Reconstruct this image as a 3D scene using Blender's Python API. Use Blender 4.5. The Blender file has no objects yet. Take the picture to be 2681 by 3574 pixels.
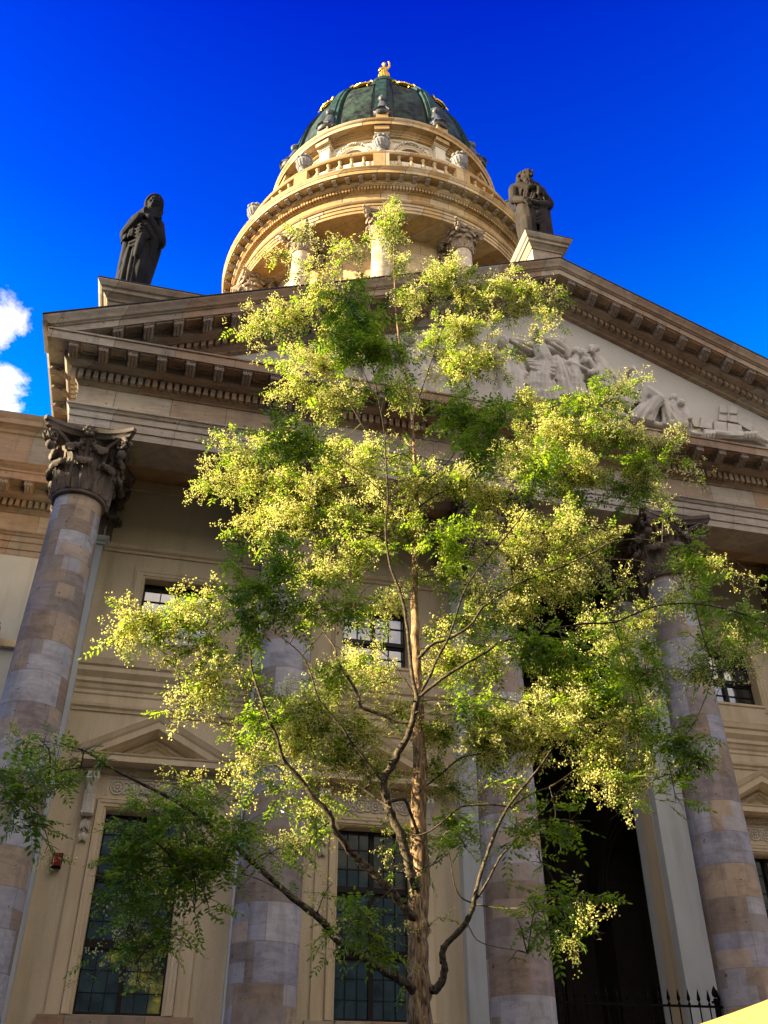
import bpy, math, random
import numpy as np
from math import sin, cos, pi, radians, sqrt, atan2
random.seed(7); RNG = np.random.default_rng(11)
S = bpy.context.scene
COL = S.collection
# ------------------------------------------------------------------ camera
PITCH = math.atan(2163/3168); YAW = radians(14.0); CAM = np.array([-9.06, -17.0, 1.6])
cd = bpy.data.cameras.new('camera'); cam = bpy.data.objects.new('camera', cd); COL.objects.link(cam)
cam.location = CAM; cam.rotation_euler = (pi/2+PITCH, 0, -YAW)
cd.sensor_fit = 'VERTICAL'; cd.sensor_height = 36; cd.lens = 36*3168/3574; cd.clip_end = 3000; cd.clip_start = .05
S.camera = cam
# ------------------------------------------------------------------ light
SUN_ELEV = radians(22); SUN_AZ = radians(1.5)          # sun stands to the left (-X), a little behind the facade
sdir = np.array([-cos(SUN_ELEV)*cos(SUN_AZ), cos(SUN_ELEV)*sin(SUN_AZ), sin(SUN_ELEV)])
ld = bpy.data.lights.new('sun', 'SUN'); ld.energy = 5.0; ld.angle = radians(.5); ld.color = (1, .85, .58)
sun = bpy.data.objects.new('sun', ld); COL.objects.link(sun)
from mathutils import Vector, Matrix
sun.rotation_euler = Vector(sdir).to_track_quat('Z', 'Y').to_euler()
w = bpy.data.worlds.new('World'); S.world = w; w.use_nodes = True
nt = w.node_tree; N = nt.nodes; L = nt.links; N.clear()
def nd(t, **k):
    n = N.new(t)
    for a, b in k.items(): setattr(n, a, b)
    return n
out = nd('ShaderNodeOutputWorld'); bg = nd('ShaderNodeBackground'); L.new(bg.outputs[0], out.inputs[0])
sky = nd('ShaderNodeTexSky', sky_type='NISHITA', sun_disc=False, sun_elevation=SUN_ELEV,
         sun_rotation=math.atan2(sdir[0], sdir[1]), air_density=.7, dust_density=.3, ozone_density=5.0)
bg.inputs[1].default_value = .12
hs = nd('ShaderNodeHueSaturation'); hs.inputs['Saturation'].default_value = 1.25; hs.inputs['Value'].default_value = 1.0
tint = nd('ShaderNodeMix', data_type='RGBA', blend_type='MULTIPLY'); tint.inputs[0].default_value = 1; L.new(sky.outputs[0], tint.inputs['A']); tcr = nd('ShaderNodeTexCoord'); spr = nd('ShaderNodeSeparateXYZ'); L.new(tcr.outputs['Generated'], spr.inputs[0])
gr = nd('ShaderNodeValToRGB'); L.new(spr.outputs[2], gr.inputs[0]); e_ = gr.color_ramp.elements; e_[0].position = .60; e_[0].color = (.13, .74, 1.0, 1); e_[1].position = .93; e_[1].color = (.028, .03, .72, 1)
q_ = gr.color_ramp.elements.new(.35); q_.color = (.42, .40, .42, 1); q_ = gr.color_ramp.elements.new(.77); q_.color = (.05, .24, 1.0, 1)
sc_ = nd('ShaderNodeVectorMath', operation='SCALE'); L.new(gr.outputs[0], sc_.inputs[0]); sc_.inputs['Scale'].default_value = 1.03; L.new(sc_.outputs[0], tint.inputs['B'])
L.new(tint.outputs['Result'], hs.inputs['Color'])
tc = nd('ShaderNodeTexCoord'); sp = nd('ShaderNodeSeparateXYZ'); L.new(tc.outputs['Generated'], sp.inputs[0])
# cumulus bank: wisps low on the left of the facade, and a wide bright bank added behind the viewer to light the shaded facade
mp = nd('ShaderNodeMapping'); L.new(tc.outputs['Generated'], mp.inputs[0]); mp.inputs['Scale'].default_value = (1, 1, 1.7)
nz = nd('ShaderNodeTexNoise'); nz.inputs['Scale'].default_value = 11; nz.inputs['Detail'].default_value = 9; nz.inputs['Roughness'].default_value = .66
nz.inputs['Distortion'].default_value = .25
L.new(mp.outputs[0], nz.inputs['Vector'])
def mathn(op, a, b=None, c=None, clamp=False):
    m = nd('ShaderNodeMath', operation=op, use_clamp=clamp)
    for i, v in enumerate((a, b, c)):
        if v is None: continue
        if isinstance(v, (int, float)): m.inputs[i].default_value = v
        else: L.new(v, m.inputs[i])
    return m.outputs[0]
def blob(dx, dy, dz, rad, soft):
    v = nd('ShaderNodeVectorMath', operation='DISTANCE'); nrm = nd('ShaderNodeVectorMath', operation='NORMALIZE')
    L.new(tc.outputs['Generated'], nrm.inputs[0]); L.new(nrm.outputs[0], v.inputs[0])
    d = Vector((dx, dy, dz)).normalized(); v.inputs[1].default_value = d
    mr = nd('ShaderNodeMapRange', interpolation_type='SMOOTHSTEP'); L.new(v.outputs['Value'], mr.inputs[0])
    mr.inputs[1].default_value = rad; mr.inputs[2].default_value = rad-soft; mr.inputs[3].default_value = 0; mr.inputs[4].default_value = 1
    return mr.outputs[0]
def dirpx(x, y):   # direction of a point of the 2681 x 3574 photograph
    h = np.array([sin(YAW), cos(YAW), 0]); fw = h*cos(PITCH)+np.array([0, 0, sin(PITCH)])
    rt = np.array([cos(YAW), -sin(YAW), 0]); up = np.cross(rt, fw)
    d = fw*3168+rt*(x-1340.5)-up*(y-1787); return d/np.linalg.norm(d)
b1 = blob(*dirpx(5, 1125), .056, .056); b2 = blob(*dirpx(15, 1370), .052, .052)
fill_bank = nd('ShaderNodeMapRange', interpolation_type='SMOOTHSTEP'); L.new(sp.outputs[1], fill_bank.inputs[0])
fill_bank.inputs[1].default_value = .15; fill_bank.inputs[2].default_value = -.55; fill_bank.inputs[3].default_value = 0; fill_bank.inputs[4].default_value = 1.0
m = mathn('MAXIMUM', mathn('MAXIMUM', b1, b2), fill_bank.outputs[0])
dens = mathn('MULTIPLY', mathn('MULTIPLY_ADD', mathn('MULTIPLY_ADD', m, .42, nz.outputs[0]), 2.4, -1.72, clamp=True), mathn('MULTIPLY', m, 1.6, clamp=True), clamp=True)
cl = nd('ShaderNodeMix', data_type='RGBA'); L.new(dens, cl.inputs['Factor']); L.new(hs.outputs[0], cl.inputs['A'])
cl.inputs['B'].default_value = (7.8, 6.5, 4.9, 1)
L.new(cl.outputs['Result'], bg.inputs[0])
S.view_settings.view_transform = 'Standard'; S.view_settings.look = 'None'; S.view_settings.exposure = 2.2; S.view_settings.gamma = 1
S.view_settings.use_curve_mapping = False
S.cycles.max_bounces = 8; S.cycles.diffuse_bounces = 4; S.cycles.transparent_max_bounces = 8; S.cycles.use_denoising = True
S.cycles.use_adaptive_sampling = True; S.cycles.adaptive_threshold = .02

# ------------------------------------------------------------------ materials
class MT:
    def __init__(s, name, rough=.8, spec=.3):
        s.m = bpy.data.materials.new(name); s.m.use_nodes = True; s.t = s.m.node_tree; s.n = s.t.nodes; s.l = s.t.links
        s.b = s.n['Principled BSDF']; s.b.inputs['Roughness'].default_value = rough; s.b.inputs['Specular IOR Level'].default_value = spec
        s.c = s.n.new('ShaderNodeTexCoord')
    def node(s, t, ins=(), **k):
        n = s.n.new(t)
        for a, b in k.items(): setattr(n, a, b)
        for i, v in ins:
            if hasattr(v, 'links'): s.l.new(v, n.inputs[i])
            else: n.inputs[i].default_value = v
        return n
    def noise(s, scale, detail=5, vec=None, rough=.55, dist=0):
        n = s.node('ShaderNodeTexNoise', [('Scale', scale), ('Detail', detail), ('Roughness', rough), ('Distortion', dist)])
        s.l.new(vec if vec is not None else s.c.outputs['Object'], n.inputs['Vector']); return n.outputs[0]
    def ramp(s, fac, stops, interp='LINEAR'):
        r = s.n.new('ShaderNodeValToRGB'); r.color_ramp.interpolation = interp; e = r.color_ramp.elements
        while len(e) > 1: e.remove(e[-1])
        e[0].position = stops[0][0]; e[0].color = (*stops[0][1], 1)
        for p, c in stops[1:]:
            q = e.new(p); q.color = (*c, 1)
        s.l.new(fac, r.inputs[0]); return r.outputs[0]
    def mix(s, f, a, b, blend='MIX'):
        n = s.n.new('ShaderNodeMix'); n.data_type = 'RGBA'; n.blend_type = blend
        for k, v in (('Factor', f), ('A', a), ('B', b)):
            i = n.inputs[k] if k != 'Factor' else n.inputs[0]
            if hasattr(v, 'links'): s.l.new(v, i)
            elif k == 'Factor': i.default_value = v
            else: i.default_value = (*v, 1)
        return n.outputs['Result']
    def math(s, op, a, b=None, clamp=False):
        n = s.n.new('ShaderNodeMath'); n.operation = op; n.use_clamp = clamp
        for i, v in enumerate((a, b)):
            if v is None: continue
            if hasattr(v, 'links'): s.l.new(v, n.inputs[i])
            else: n.inputs[i].default_value = v
        return n.outputs[0]
    def bump(s, h, strength=.3, dist=.02, prev=None):
        n = s.node('ShaderNodeBump', [('Strength', strength), ('Distance', dist)]); s.l.new(h, n.inputs['Height'])
        if prev is not None: s.l.new(prev, n.inputs['Normal'])
        return n.outputs[0]
    def done(s, col, nrm=None):
        if hasattr(col, 'links'): s.l.new(col, s.b.inputs['Base Color'])
        else: s.b.inputs['Base Color'].default_value = (*col, 1)
        if nrm is not None: s.l.new(nrm, s.b.inputs['Normal'])
        return s.m

def plain(name, c1, c2, scale=3, rough=.8, bump=.15, spec=.3, metal=0, fine=40):
    t = MT(name, rough, spec); a = t.noise(scale, 7); c = t.ramp(a, [(.3, c1), (.7, c2)])
    if 'plaster' in name:      # rain streaks and patched repairs
        mp = t.node('ShaderNodeMapping', [(0, t.c.outputs['Object']), ('Scale', (2.2, 2.2, .22))]); st = t.noise(1.5, 7, mp.outputs[0], .62)
        c = t.mix(.55, c, t.ramp(st, [(.34, (.62, .58, .52)), (.52, (1, 1, 1)), (.7, (1.08, 1.06, 1.02))]), 'MULTIPLY')
    f = t.noise(fine, 4); c = t.mix(.25, c, t.ramp(f, [(.35, tuple(x*.7 for x in c1)), (.65, tuple(min(1, x*1.25) for x in c2))]))
    t.b.inputs['Metallic'].default_value = metal
    return t.done(c, t.bump(f, bump, .02))

def ashlar(name, pal, bw, bh, mortar=.008, uv=False, stain=.5, mort_col=(.10, .085, .065), bumpd=.25, squash=1.0, streak=True):
    """cut sandstone: every block its own tone, thin joints, veins and weather stains"""
    t = MT(name, .85, .25)
    if uv: vec = t.c.outputs['UV']
    else:
        s_ = t.node('ShaderNodeSeparateXYZ', [(0, t.c.outputs['Object'])]); u = t.math('ADD', s_.outputs[0], s_.outputs[1])
        cb = t.node('ShaderNodeCombineXYZ', [(0, u), (1, s_.outputs[2])]); vec = cb.outputs[0]
    br = t.node('ShaderNodeTexBrick', [('Color1', (0, 0, 0, 1)), ('Color2', (1, 1, 1, 1)), ('Mortar', (.5, .5, .5, 1)), ('Scale', 1.0),
                ('Mortar Size', mortar), ('Mortar Smooth', .15), ('Bias', 0.0), ('Brick Width', bw), ('Row Height', bh)])
    br.offset = .37; br.offset_frequency = 2; br.squash = squash; br.squash_frequency = 3
    t.l.new(vec, br.inputs['Vector'])
    k = len(pal); c = t.ramp(br.outputs[0], [(i/k, p) for i, p in enumerate(pal)], 'CONSTANT')
    ob = t.c.outputs['Object']
    mp = t.node('ShaderNodeMapping', [(0, ob), ('Scale', (1, 1, 5))])
    vein = t.noise(1.6, 8, mp.outputs[0], .6, 1.2)
    c = t.mix(.55, c, t.ramp(vein, [(.3, (.5, .42, .36)), (.5, (.9, .88, .85)), (.72, (1.15, 1.1, 1.05))]), 'MULTIPLY')
    if streak:
        m2 = t.node('ShaderNodeMapping', [(0, ob), ('Scale', (3, 3, .35))]); st = t.noise(1.2, 6, m2.outputs[0], .6)
        c = t.mix(t.math('MULTIPLY', t.ramp(st, [(.5, (0, 0, 0)), (.72, (1, 1, 1))]), stain), c, (.09, .08, .07))
    if uv:
        b2 = t.node('ShaderNodeTexBrick', [('Color1', (0, 0, 0, 1)), ('Color2', (1, 1, 1, 1)), ('Mortar', (0, 0, 0, 1)), ('Scale', 1.0), ('Mortar Size', 0.0), ('Brick Width', bw*.41), ('Row Height', bh*.5)])
        b2.offset = .5; b2.squash = 1.9; b2.squash_frequency = 2; t.l.new(vec, b2.inputs['Vector'])
        c = t.mix(t.math('MULTIPLY', t.ramp(b2.outputs[0], [(0, (0, 0, 0)), (.72, (1, 1, 1))], 'CONSTANT'), .75), c, t.ramp(b2.outputs[0], [(0, pal[0]), (.8, pal[1]), (.86, pal[-2]), (.92, pal[2])], 'CONSTANT'))
        mo = t.noise(3.0, 8, None, .7, .4); c = t.mix(.75, c, t.ramp(mo, [(.30, (.55, .52, .52)), (.48, (.95, .93, .92)), (.70, (1.25, 1.2, 1.15))]), 'MULTIPLY')
    big = t.noise(.5, 4); c = t.mix(.35, c, t.ramp(big, [(.35, (.62, .6, .6)), (.65, (1.2, 1.15, 1.05))]), 'MULTIPLY')
    c = t.mix(br.outputs['Fac'], c, mort_col)
    pit = t.noise(22, 5); spk = t.ramp(t.noise(9, 2), [(.26, (0, 0, 0)), (.29, (1, 1, 1))])
    c = t.mix(1.0, c, t.mix(.7, (1, 1, 1), spk), 'MULTIPLY')
    n1 = t.bump(pit, bumpd, .02); n2 = t.bump(t.math('SUBTRACT', 1.0, br.outputs['Fac']), .5, .02, n1)
    return t.done(c, n2)

PALF = [(.34, .235, .15), (.40, .30, .20), (.30, .25, .19), (.44, .36, .26), (.36, .25, .17), (.42, .37, .29), (.33, .22, .13)]
M = {}
M['sand'] = ashlar('weathered_sandstone', PALF, 1.35, 40, .006, stain=.45)
M['frieze'] = ashlar('pale_sandstone_blocks', [(.42, .32, .22), (.47, .41, .32), (.40, .27, .17), (.50, .43, .33), (.38, .30, .22)], 1.25, 40, .006, stain=.25)
M['arch'] = ashlar('architrave_stone', [(.40, .35, .28), (.47, .44, .38), (.36, .30, .24), (.44, .40, .35)], 1.4, 40, .006, stain=.3)
M['soffit'] = ashlar('soffit_stone', [(.36, .24, .13), (.40, .28, .16), (.33, .21, .11)], 1.6, 1.1, .01, stain=.2)
M['shaft'] = ashlar('patched_column_stone', [(.30, .245, .185), (.34, .345, .36), (.25, .22, .19), (.38, .385, .40), (.27, .215, .16), (.41, .415, .425), (.29, .25, .235), (.39, .31, .215), (.31, .32, .36)], .97, .62, .006, True, stain=.45, mort_col=(.2, .18, .16), squash=1.7)
M['capital'] = plain('dark_weathered_carving', (.055, .042, .032), (.17, .13, .095), 2.5, .85, .5)
M['plaster'] = plain('cream_plaster', (.50, .42, .28), (.60, .505, .345), .8, .85, .06, fine=90)
M['plaster_pale'] = plain('pale_pilaster_plaster', (.42, .45, .44), (.49, .52, .50), 1.2, .85, .06, fine=90)
M['plaster_grey'] = plain('grey_plaster', (.42, .43, .38), (.50, .50, .45), .8, .85, .06, fine=90)
M['trim'] = plain('moulded_plaster_trim', (.54, .44, .28), (.62, .52, .35), 1.5, .8, .08, fine=70)
M['tymp'] = plain('tympanum_render', (.50, .465, .39), (.60, .565, .49), .7, .9, .12)
M['relief'] = plain('relief_stone', (.46, .42, .34), (.60, .55, .46), 4, .8, .2)
M['drum'] = ashlar('golden_drum_stone', [(.46, .31, .13), (.52, .38, .19), (.38, .245, .10), (.47, .36, .21), (.42, .28, .12)], 1.1, 40, .014, stain=.35)
M['drumcol'] = ashlar('drum_column_stone', [(.52, .42, .28), (.58, .50, .37), (.46, .34, .21), (.56, .47, .33)], 1.1, .8, .008, True, stain=.15)
M['drumwall'] = ashlar('drum_wall_stone', [(.54, .42, .24), (.50, .35, .17), (.57, .46, .28)], 1.4, .7, .01, stain=.15)
M['drumcap'] = plain('drum_capital_carving', (.16, .11, .07), (.38, .29, .19), 3, .85, .5)
M['white'] = plain('white_attic_stone', (.52, .45, .31), (.62, .55, .41), 2, .8, .1)
M['urn'] = plain('grey_urn_stone', (.13, .125, .12), (.30, .285, .26), 4, .85, .4)
M['gold'] = plain('gilding', (.42, .25, .03), (.60, .38, .06), 6, .42, .3, metal=1)
M['bronze'] = plain('dark_bronze', (.035, .04, .045), (.08, .085, .085), 6, .5, .2)
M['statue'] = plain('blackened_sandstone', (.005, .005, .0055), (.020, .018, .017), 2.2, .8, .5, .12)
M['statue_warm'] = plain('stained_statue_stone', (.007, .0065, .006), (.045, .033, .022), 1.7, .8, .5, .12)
M['slate'] = plain('dark_lead_flashing', (.012, .012, .014), (.025, .025, .025), 4, .6, .1)
M['roof'] = plain('roof_copper', (.06, .12, .10), (.10, .2, .16), 2, .6, .1)
M['timber'] = plain('dark_brown_window_timber', (.007, .005, .004), (.012, .008, .006), 8, .45, .1)
M['iron'] = plain('black_iron', (.003, .003, .003), (.006, .006, .006), 10, .7, .1, .05)
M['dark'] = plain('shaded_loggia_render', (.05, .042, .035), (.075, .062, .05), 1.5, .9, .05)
M['cobble'] = ashlar('grey_paving', [(.24, .215, .18), (.28, .25, .21), (.21, .19, .16)], .5, .5, .02, False, stain=.2)
M['reflection_front'] = plain('ochre_reflection_patches', (.07, .05, .02), (.85, .66, .30), .9, .9, .1)  # light and dark patches painted in to read as sunlit reflections in the panes
def copper(name, a, b, d):
    t = MT(name, .6, .12); mp = t.node('ShaderNodeMapping', [(0, t.c.outputs['Object']), ('Scale', (1, 1, .8))])
    n1 = t.noise(.55, 8, mp.outputs[0], .62, .6); n2 = t.noise(2.5, 5)
    c = t.mix(t.ramp(n1, [(.45, (0, 0, 0)), (.49, (1, 1, 1))]), a, d); c = t.mix(.4, c, t.ramp(n2, [(.35, d), (.65, b)]))
    sx = t.node('ShaderNodeSeparateXYZ', [(0, t.c.outputs['Object'])])
    z = t.math('FRACT', t.math('MULTIPLY', sx.outputs[2], 1.25)); ln = t.ramp(z, [(0, (0, 0, 0)), (.05, (1, 1, 1)), (.95, (1, 1, 1)), (1, (0, 0, 0))])
    return t.done(c, t.bump(ln, .5, .03, t.bump(n2, .2, .02)))
M['panel'] = copper('patchy_copper_panels', (.022, .038, .024), (.06, .095, .058), (.0012, .002, .002))
M['rib'] = copper('green_copper_ribs', (.014, .048, .034), (.035, .09, .062), (.004, .012, .010))
t = MT('window_glass', .04, .9); f = t.noise(1.3, 3); M['glass'] = t.done((.012, .016, .018), t.bump(f, .06, .05))
t.b.inputs['Coat Weight'].default_value = 1; t.b.inputs['IOR'].default_value = 1.9
M['blind'] = None
t = MT('pale_window_blind', .7); sx = t.node('ShaderNodeSeparateXYZ', [(0, t.c.outputs['Object'])])
z = t.math('FRACT', t.math('MULTIPLY', sx.outputs[2], 16)); M['blind'] = t.done(t.ramp(z, [(0, (.12, .14, .16)), (.25, (.4, .44, .46)), (.8, (.46, .5, .5)), (1, (.12, .14, .16))]))
M['curtain'] = plain('yellowed_curtain', (.26, .25, .12), (.42, .38, .20), 3, .8, .3)
M['canvas'] = plain('cream_canvas', (.44, .30, .07), (.50, .35, .09), 5, .8, .1, fine=200)
M['red'] = plain('red_plastic', (.16, .004, .004), (.22, .008, .006), 5, .3, .02, spec=.5)

# ------------------------------------------------------------------ mesh helpers
class MB:
    def __init__(s): s.v = []; s.f = []; s.uv = None; s.n = 0
    def add(s, v, f):
        v = np.asarray(v, float).reshape(-1, 3); s.v.append(v); s.f += [tuple(i+s.n for i in q) for q in f]; s.n += len(v); return s
    def box(s, x0, x1, y0, y1, z0, z1, shear=0.0):
        v = [(x, y, z+shear*(x-(x0+x1)/2)) for z in (z0, z1) for y in (y0, y1) for x in (x0, x1)]
        return s.add(v, [(0, 2, 3, 1), (4, 5, 7, 6), (0, 1, 5, 4), (2, 6, 7, 3), (0, 4, 6, 2), (1, 3, 7, 5)])
    def grid(s, P, closed_u=False, closed_v=False, flip=False):
        P = np.asarray(P, float); a, b = P.shape[:2]; f = []
        for i in range(a if closed_u else a-1):
            for j in range(b if closed_v else b-1):
                q = (i*b+j, ((i+1) % a)*b+j, ((i+1) % a)*b+(j+1) % b, i*b+(j+1) % b); f.append(q[::-1] if flip else q)
        return s.add(P.reshape(-1, 3), f)
    def lathe(s, prof, n=48, c=(0, 0), a0=0, a1=2*pi, mod=None):
        full = abs(a1-a0-2*pi) < 1e-6; A = np.linspace(a0, a1, n, endpoint=not full)
        P = np.array([[(c[0]+r*cos(a), c[1]+r*sin(a), z) for a in A] for r, z in prof])
        if mod: P = mod(P)
        return s.grid(P, closed_v=full, flip=True)
    def tube(s, pts, rad, n=6, flat=(1, 1), up=(0, 0, 1)):
        pts = np.asarray(pts, float); rad = np.ones(len(pts))*rad; T = np.gradient(pts, axis=0); T /= np.linalg.norm(T, axis=1)[:, None]+1e-9
        u = np.cross(np.broadcast_to(np.asarray(up, float), T.shape), T); bad = np.linalg.norm(u, axis=1) < .05
        u[bad] = np.cross(np.array([1., .1, 0]), T[bad]); u /= np.linalg.norm(u, axis=1)[:, None]; v = np.cross(T, u)
        A = np.linspace(0, 2*pi, n, endpoint=False)
        P = pts[:, None]+rad[:, None, None]*(flat[0]*np.cos(A)[None, :, None]*u[:, None]+flat[1]*np.sin(A)[None, :, None]*v[:, None])
        k = s.n; s.grid(P, closed_v=True); m = len(pts)
        s.f.append(tuple(k+j for j in range(n))[::1]); s.f.append(tuple(k+(m-1)*n+j for j in range(n))[::-1]); return s
    def ell(s, c, r, n=10, rot=None):
        A = np.linspace(0, 2*pi, n, endpoint=False); B = np.linspace(-pi/2, pi/2, n//2+2)
        P = np.array([[(cos(b)*cos(a), cos(b)*sin(a), sin(b)) for a in A] for b in B])*np.asarray(r, float)
        if rot is not None: P = P @ np.asarray(rot).T
        return s.grid(P+np.asarray(c, float), closed_v=True, flip=True)
    def prism(s, poly, y0, y1, axis='y', flip=False):
        """poly = (a,b) pairs; axis y: a->x b->z"""
        n = len(poly); mk = {'y': lambda a, b, t: (a, t, b), 'x': lambda a, b, t: (t, a, b), 'z': lambda a, b, t: (a, b, t)}[axis]
        v = [mk(a, b, y0) for a, b in poly]+[mk(a, b, y1) for a, b in poly]
        return s.add(v, [tuple(range(n)), tuple(range(2*n-1, n-1, -1))]+[(i, (i+1) % n, n+(i+1) % n, n+i)[::-1] for i in range(n)])
    def xf(s, mat):
        s.v = [(np.c_[v, np.ones(len(v))] @ np.asarray(mat).T)[:, :3] for v in s.v]; return s
    def mesh(s, name, mat, smooth=False, angle=35, uv=None):
        V = np.concatenate(s.v) if s.v else np.zeros((0, 3))
        me = bpy.data.meshes.new(name); me.from_pydata(V.tolist(), [], s.f); me.validate(); me.materials.append(M[mat] if isinstance(mat, str) else mat)
        import bmesh
        b = bmesh.new(); b.from_mesh(me); bmesh.ops.recalc_face_normals(b, faces=b.faces); b.to_mesh(me); b.free()
        if smooth:
            me.shade_smooth(); me.set_sharp_from_angle(angle=radians(angle))
        if uv: uv(me)
        return me
def loc_of(p):
    v = Vector((0, 0, 0))
    while p is not None: v = v+p.location; p = p.parent
    return v
def link(me, name, parent=None, loc=None, world=True, rz=0, scale=None):
    """mesh given in world coordinates (loc None) or local to loc (a world position)"""
    o = bpy.data.objects.new(name, me); COL.objects.link(o)
    if parent is not None: o.parent = parent
    base = loc_of(parent) if parent is not None else Vector((0, 0, 0))
    if loc is None: o.location = -base if parent is not None else (0, 0, 0)
    else: o.location = Vector(loc)-base
    o.rotation_euler = (0, 0, rz)
    if scale: o.scale = scale
    return o
def empty(name, loc, parent=None):
    o = bpy.data.objects.new(name, None); COL.objects.link(o); o.empty_display_size = .3
    o.location = loc
    if parent is not None: o.parent = parent; o.location = Vector(loc)-loc_of(parent)
    return o
def tag(o, label=None, cat=None, group=None, kind=None):
    for k, v in (('label', label), ('category', cat), ('group', group), ('kind', kind)):
        if v: o[k] = v
    return o
def cornice(mb, xa, xb, yf, prof, yb=None, left=True, right=True):
    """moulding along a front (facing -Y) with mitred returns; prof = (projection, z)"""
    rows = []
    for p, z in prof:
        r = []
        if left: r += [(xa-p, yb if yb is not None else yf+.3, z)]
        r += [(xa-(p if left else 0), yf-p, z), (xb+(p if right else 0), yf-p, z)]
        if right: r += [(xb+p, yb if yb is not None else yf+.3, z)]
        rows.append(r)
    return mb.grid(rows)
def frame(mb, x0, x1, z0, z1, y, prof):
    """architrave round an opening: prof = (outward, depth towards viewer)"""
    return mb.grid([[(x0-o, y-d, z0), (x0-o, y-d, z1+o), (x1+o, y-d, z1+o), (x1+o, y-d, z0)] for o, d in prof])
def rake(mb, xc, half, zapex, slope, yf, prof, zmin):
    xs = {0.0, half}
    for p, dz in prof:
        t = (zapex+dz-zmin)/slope
        if 0 < t < half: xs.add(t)
    xs = sorted(xs); X = [-x for x in xs[::-1]]+xs[1:]
    return mb.grid([[(xc+x, yf-p, max(zmin+.001*i, zapex+dz-slope*abs(x))) for x in X] for i, (p, dz) in enumerate(prof)])
# ------------------------------------------------------------------ ornament
def leaf_path(R, h, out_=.30):
    return [(R+.015, 0), (R+.03, .25*h), (R+.045, .5*h), (R+.07, .72*h), (R+.12, .9*h), (R+.20, .985*h), (R+.27, .96*h), (R+.30, .87*h), (R+.27, .79*h)]
def acanthus(mb, ang, R, z0, h, w, k=1.0):
    path = leaf_path(0, h); nv = 13; P = []
    wid = [.85, .95, 1.02, 1.05, 1.0, .9, .78, .62, .3]
    for i, (r, z) in enumerate(path):
        i2 = min(i+1, len(path)-1); i1 = max(i-1, 0); tr, tz = path[i2][0]-path[i1][0], path[i2][1]-path[i1][1]; l = sqrt(tr*tr+tz*tz)+1e-6; nr, nz_ = tz/l, -tr/l
        row = []
        for j in range(nv):
            v = -1+2*j/(nv-1); ww = w*wid[i]*(1+.24*sin(i*2.9+abs(v)*4))
            d = .050*abs(cos(v*pi*2.5+i*.5))+(.045 if abs(v) < .12 else 0)+.035*(1-v*v)+(.05*(1-v*v) if i > 4 else 0)
            rr = R+r*k+nr*d; a = ang+v*ww/(R+r*.6)
            row.append((rr*cos(a), rr*sin(a), z0+z+nz_*d))
        for j in range(nv-2, 0, -1):
            v = -1+2*j/(nv-1); ww = w*wid[i]*.93; rr = R+r*k-nr*.02; a = ang+v*ww/(R+r*.6); row.append((rr*cos(a), rr*sin(a), z0+z-nz_*.02))
        P.append(row)
    mb.grid(P, closed_v=True)
    for sgn in (-1, 1):      # side lobes curling off the rib
        for i in (2, 4, 5):
            rr, z = path[i]; a = ang+sgn*w*wid[i]*.92/(R+rr); mb.ell(((R+rr+.035)*cos(a), (R+rr+.035)*sin(a), z0+z+.02), (.045, .045, .075), 6)
    r, z = path[7]
    for sgn in (-1, 1):
        a = ang+sgn*w*.36/(R+r)
        for q_ in (-1, 0, 1):
            a2 = a+q_*.05/(R+r); mb.ell(((R+r*k-.03)*cos(a2), (R+r*k-.03)*sin(a2), z0+z+.05-.015*abs(q_)), (.055*k, .055*k, .085), 7)
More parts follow.
